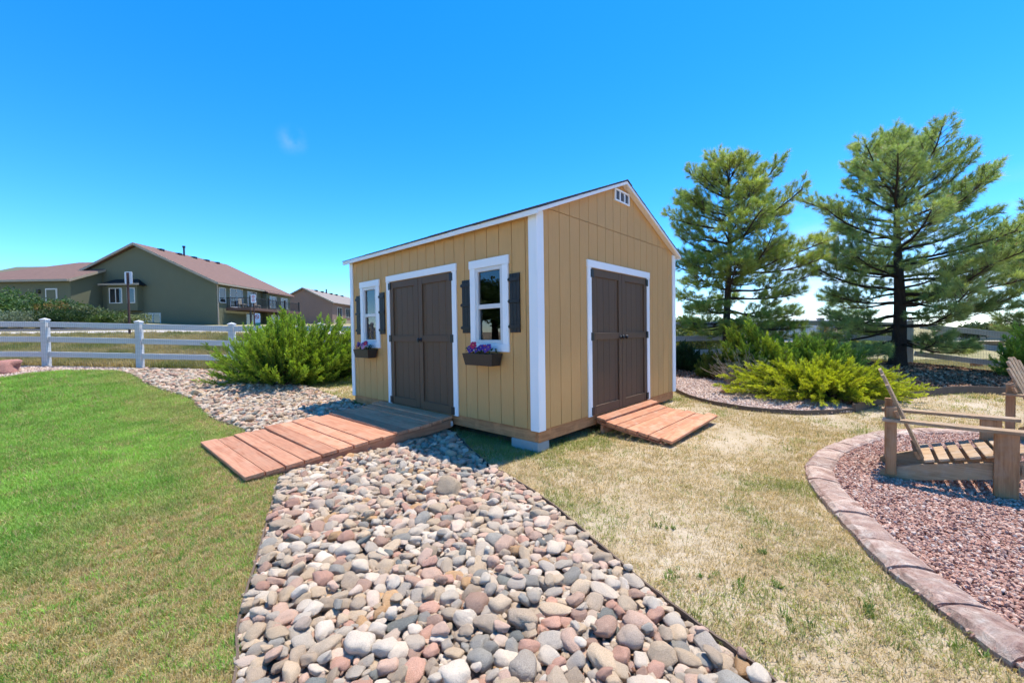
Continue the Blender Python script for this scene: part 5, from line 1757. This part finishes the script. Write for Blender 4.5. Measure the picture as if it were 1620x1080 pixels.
# side wall openings and deck
for y0, y1, z0, z1, n_ in ((.35, 1.35, 4.75, 6.35, 1), (2.0, 4.1, 4.38, 6.45, 2), (4.9, 6.6, 4.7, 6.4, 2), (4.6, 6.6, 2.3, 3.9, 2)):
    house_window(h1, y0, y1, .002, z0, z1, 'x', n_)
dk = bx('deck', MAT['deck'], h1, .13, 2.75, 1.2, 11.2, 3.98, 4.27)
for y in (1.3, 6.2, 11.1):
    bx('deck_post', MAT['rail_dark'], dk, 2.6, 2.74, y - .1, y + .02, zb, 3.979)
q = MB()
for z in (4.36, 5.28): q.box(2.66, 2.72, 1.22, 11.18, z, z + .06); q.box(.14, 2.659, 1.22, 1.28, z, z + .06)
q.build('railing', MAT['rail_dark'], dk)
for k in range(51):
    y = 1.3 + k * .196; bx('baluster', MAT['rail_dark'], dk, 2.675, 2.705, y, y + .03, 4.421, 5.279)
for k in range(13):
    x = .25 + k * .19; bx('baluster', MAT['rail_dark'], dk, x, x + .03, 1.235, 1.265, 4.421, 5.279)
for x, y in ((2.62, 1.2), (2.62, 4.5), (2.62, 7.8), (2.62, 11.05)):
    bx('rail_post', MAT['rail_dark'], dk, x, x + .13, y, y + .13, 4.275, 5.5)
# bump-out with its own eave
q = MB(); q.box(.005, .6, 7.6, LN - .02, zb, 6.4); q.build('bump_out_wall', MAT['stucco_green'], h1)
q = MB(); q.prism([(.585, 6.56), (1.0, 6.36), (1.0, 6.50), (.585, 6.70)], 7.3, LN + .4, 'y'); q.build('bump_out_roof', MAT['roof_red'], h1)
house_window(h1, 8.2, 9.6, .602, 4.6, 6.1, 'x'); house_window(h1, 10.6, 12.2, .602, 4.6, 6.1, 'x'); house_window(h1, 8.4, 10.2, .602, 2.2, 3.85, 'x')
# patio chairs on the deck
def patio_chair(label, x, y):
    t = thing('patio_chair', label, 'chair', (hx + x, hy + y, 4.272), 0, 'chairs on the olive house deck')
    bx('seat', MAT['house_trim'], t, -.28, .28, -.28, .28, .36, .44, .02); bx('backrest', MAT['house_trim'], t, -.30, -.22, -.28, .28, .441, 1.0, .02)
    for a in (-.25, .20):
        for b in (-.25, .20): bx('leg', MAT['house_trim'], t, a, a + .05, b, b + .05, 0, .359)
patio_chair('pale patio chair on the deck nearest the gable', 1.2, 2.2)
patio_chair('pale patio chair on the deck beside the sliding door', 1.3, 4.6)

# --- brown house behind
h2 = thing('brown_house', 'brown stucco house with tan roof behind the green juniper', 'house', (-32.9, 75, 0), 0)
q = MB(); q.prism([(-10.4, 1.5), (0, 1.5), (0, 7.2), (-5.2, 9.75), (-10.4, 7.2)], 0, 20, 'y'); q.build('wall', MAT['stucco_brown'], h2)
r_ = gable_slab('roof', MAT['roof_tan'], h2, -10.9, .5, -5.2, 6.98, 6.98, 9.8, -.4, 20.4, .15)
q = MB(); q.prism([(-5.2, 9.72), (.5, 6.9), (.5, 7.1), (-5.2, 9.95)], -.46, -.405, 'y'); q.prism([(-5.2, 9.72), (-10.9, 6.9), (-10.9, 7.1), (-5.2, 9.95)], -.46, -.405, 'y'); q.build('rake_board', MAT['house_trim'], r_)
q = MB(); q.tube([(-4.4, 7.5, 9.2), (-4.4, 7.5, 10.4)], .14, 8); q.build('flue', MAT['rail_dark'], r_)
for yv in (3, 5.5, 9.5, 12, 15):
    bx('roof_vent', MAT['rail_dark'], r_, -4.7, -4.2, yv, yv + .5, 9.55, 9.82)
q = MB(); q.box(.005, 6.5, 10, 18, 1.5, 7.0); q.build('wing_wall', MAT['stucco_brown'], h2)
q = MB(); q.prism([(9.5, 7.001), (14, 8.9), (18.5, 7.001), (18.5, 7.15), (14, 9.05), (9.5, 7.15)], .3, 7.0, 'x'); q.build('wing_roof', MAT['roof_tan'], h2)
house_window(h2, .9, 2.6, 9.998, 4.6, 6.4); house_window(h2, 3.4, 4.8, 9.998, 4.6, 6.4)
house_window(h2, -9.9, -8.7, -.002, 4.2, 5.9); house_window(h2, 2.2, 4.2, .002, 4.6, 6.4, 'x'); house_window(h2, 6.0, 8.2, .002, 4.6, 6.4, 'x')
bx('window_band', MAT['house_trim'], h2, .003, .04, .5, 9.6, 1.6, 4.0)

# --- far buildings on the right
def far_house(label, x, y, w, d, h, rh, mat, roof, rz=0):
    t = thing('far_house', label, 'house', (x, y, g(x, y) - .3), rz, None)
    q = MB(); q.prism([(-w / 2, 0), (w / 2, 0), (w / 2, h), (0, h + rh - .1), (-w / 2, h)], 0, d, 'y'); q.build('wall', MAT[mat], t)
    gable_slab('roof', MAT[roof], t, -w / 2 - .5, w / 2 + .5, 0, h - .15, h - .15, h + rh, -.4, d + .4, .15)
    for u in (-.28, .22): house_window(t, w * u - .7, w * u + .7, -.002, h * .45, h * .45 + 1.4)
    bx('door', MAT['house_white'], t, -.5, .5, -.06, -.002, .3, 2.4)
far_house('far pinkish house left of the first pine trunk', 51, 104, 9, 12, 4.2, 2.2, 'stucco_brown', 'roof_tan', .3)
far_house('far reddish house low under the big pine boughs', 118, 135, 14, 12, 3.0, 1.6, 'pink_rock', 'roof_red', 1.2)
far_house('far tan house near the right picture edge', 150, 128, 14, 10, 2.6, 1.6, 'house_trim', 'roof_red', 1.2)
barn = thing('white_barn', 'long white metal building on the horizon between the pines', 'barn', (100, 150, 0), 0)
gz = g(100, 150)
q = MB(); q.box(0, 27, 0, 14, gz - .5, 3.2); q.build('wall', MAT['vinyl'], barn)
q = MB(); q.prism([(-.5, 3.201), (14.5, 3.201), (7, 4.2)], -.5, 27.5, 'x'); q.build('roof', MAT['sign_white'], barn)
for k in range(3): bx('roll_door', MAT['house_white'], barn, 3 + k * 8, 7 + k * 8, -.06, -.002, gz, 1.4)
# brown square board on a post
bd = thing('board_on_post', 'small orange brown square board on a post beyond the fence', 'sign', (15.35, 20.0, g(15.35, 20.0)), 0)
gb = g(15.35, 20.0)
bx('post', MAT['orange_wood'], bd, -.06, .06, 0, .10, -.1, 1.28 - gb, .005); bx('board', MAT['orange_wood'], bd, -.17, .17, -.045, -.002, 1.13 - gb, 1.45 - gb, .006)
wpst = thing('wood_post', 'orange brown wooden post in the meadow behind the right fence', 'post', (22.8, 20.0, g(22.8, 20.0)), 0)
bx('shaft', MAT['orange_wood'], wpst, -.16, .16, -.15, .15, -.1, .42, .02); bx('cap', MAT['orange_wood'], wpst, -.19, .19, -.18, .18, .4205, .47, .01)

def car(label, x, y, rz, mat, suv=True):
    t = thing('parked_car', label, 'car', (x, y, g(x, y) + .05), rz, 'cars parked beyond the fence')
    prof = [(-2.3, .35), (2.25, .35), (2.3, .62), (2.2, .88), (1.15, 1.02), (-2.2, 1.04), (-2.32, .7)]
    q = MB(); q.prism(prof, -.88, .88, 'y'); body = q.build('body', MAT[mat], t)
    top = 1.66 if suv else 1.42
    cab = [(1.15, 1.021), (.45, top - .06), (.1, top), (-1.75, top), (-2.0, top - .08), (-2.22, 1.041)]
    q = MB(); q.prism(cab, -.76, .76, 'y'); cb = q.build('cabin', MAT[mat], t)
    for sg in (-1, 1):
        for p in ([(.95, 1.07), (.42, top - .14), (-.35, top - .12), (-.35, 1.07)], [(-.43, 1.07), (-.43, top - .12), (-1.25, top - .12), (-1.25, 1.07)], [(-1.33, 1.09), (-1.33, top - .12), (-1.8, top - .16), (-2.0, 1.1)]):
            q = MB(); q.prism(p, sg * .761, sg * .768, 'y'); q.build('window', MAT['glass'], cb)
        for xx in (-1.45, 1.4):
            q = MB(); q.tube([(xx, sg * .70, .34), (xx, sg * .90, .34)], .34, 16); w_ = q.build('wheel', MAT['tyre'], t)
            q = MB(); q.tube([(xx, sg * .901, .34), (xx, sg * .912, .34)], .20, 12); q.build('hubcap', MAT['sign_white'], w_)
    q = MB(); q.prism([(1.16, 1.04), (.47, top - .11), (.50, top - .09), (1.20, 1.04)], -.66, .66, 'y'); q.build('windscreen', MAT['glass'], cb)
    for sg in (-1, 1):
        bx('headlight', MAT['sign_white'], body, 2.215, 2.29, sg * .75 - .11, sg * .75 + .11, .66, .80); bx('tail_light', MAT['sign_red'], body, -2.345, -2.25, sg * .77 - .09, sg * .77 + .09, .72, .98)
car('white car parked far beyond the fence between the pines', 57.5, 79.5, 0.05, 'car_white', True)
car('dark car parked far away just right of the first pine trunk', 44.5, 79, 2.2, 'car_dark', False)
car('dark car parked far away near the right picture edge', 95, 77, 1.2, 'car_dark', True)

# --- street signs
def sign(name, label, x, y, top, w, h, front, back=False, extra=None):
    z = g(x, y)
    t = thing(name, label, 'sign', (x, y, z), 0)
    q = MB(); q.box(-.03, .03, -.03, .03, -.2, top - z - (.04 if back else .02), .004); q.build('post', MAT['post_rust'], t)
    yb = .032 if back else -.045
    q = MB(); c_ = .03
    z1, z0 = top - z, top - h - z
    q.prism([(-w / 2 + c_, z0), (w / 2 - c_, z0), (w / 2, z0 + c_), (w / 2, z1 - c_), (w / 2 - c_, z1), (-w / 2 + c_, z1), (-w / 2, z1 - c_), (-w / 2, z0 + c_)], yb, yb + .008, 'y')
    pl = q.build('sign_plate', MAT['sign_white'], t)
    if front == 'lines':
        for k, ww in enumerate((.55, .7, .45, .7, .6)):
            u = z1 - h * (.16 + .155 * k)
            bx('sign_mark', MAT['sign_red'], pl, -w * ww / 2, w * ww / 2, yb - .003, yb - .0005, u - h * .035, u + h * .035)
    if front == 'circle':
        q = MB(); cz = z1 - h * .36; r0, r1 = w * .34, w * .25
        n_ = 20
        for k in range(n_):
            a, b = 2 * math.pi * k / n_, 2 * math.pi * (k + 1) / n_
            q.prism([(r0 * math.cos(a), cz + r0 * math.sin(a)), (r0 * math.cos(b), cz + r0 * math.sin(b)), (r1 * math.cos(b), cz + r1 * math.sin(b)), (r1 * math.cos(a), cz + r1 * math.sin(a))], yb - .003, yb - .0005, 'y')
        q.build('sign_mark', MAT['sign_red'], pl)
        q = MB(); d_ = r1 * .72; e_ = .035
        q.prism([(-d_ - e_, cz + d_), (-d_ + e_, cz + d_), (d_ + e_, cz - d_), (d_ - e_, cz - d_)], yb - .003, yb - .0005, 'y'); q.build('sign_mark', MAT['sign_red'], pl)
        bx('sign_mark', MAT['rail_dark'], pl, -r1 * .45, r1 * .45, yb - .0045, yb - .0032, cz - r1 * .2, cz + r1 * .2)
        bx('sign_plate', MAT['sign_green'], t, -w / 2, w / 2, yb, yb + .008, z0 - .22, z0 - .01)
sign('street_sign', 'blank back of a street sign on a rusty post', -15.45, 16.5, 3.94, .315, .49, None, True)
sign('street_sign', 'white street sign with red lines before the deck', -15.75, 25.0, 3.80, .31, .52, 'lines')
sign('street_sign', 'white sign with red circle above the green juniper', -16.3, 26.2, 2.70, .40, .60, 'circle')
print('objects', len(bpy.data.objects), 'tris', sum(len(m_.loop_triangles) or sum(len(p.vertices) - 2 for p in m_.polygons) for m_ in bpy.data.meshes))
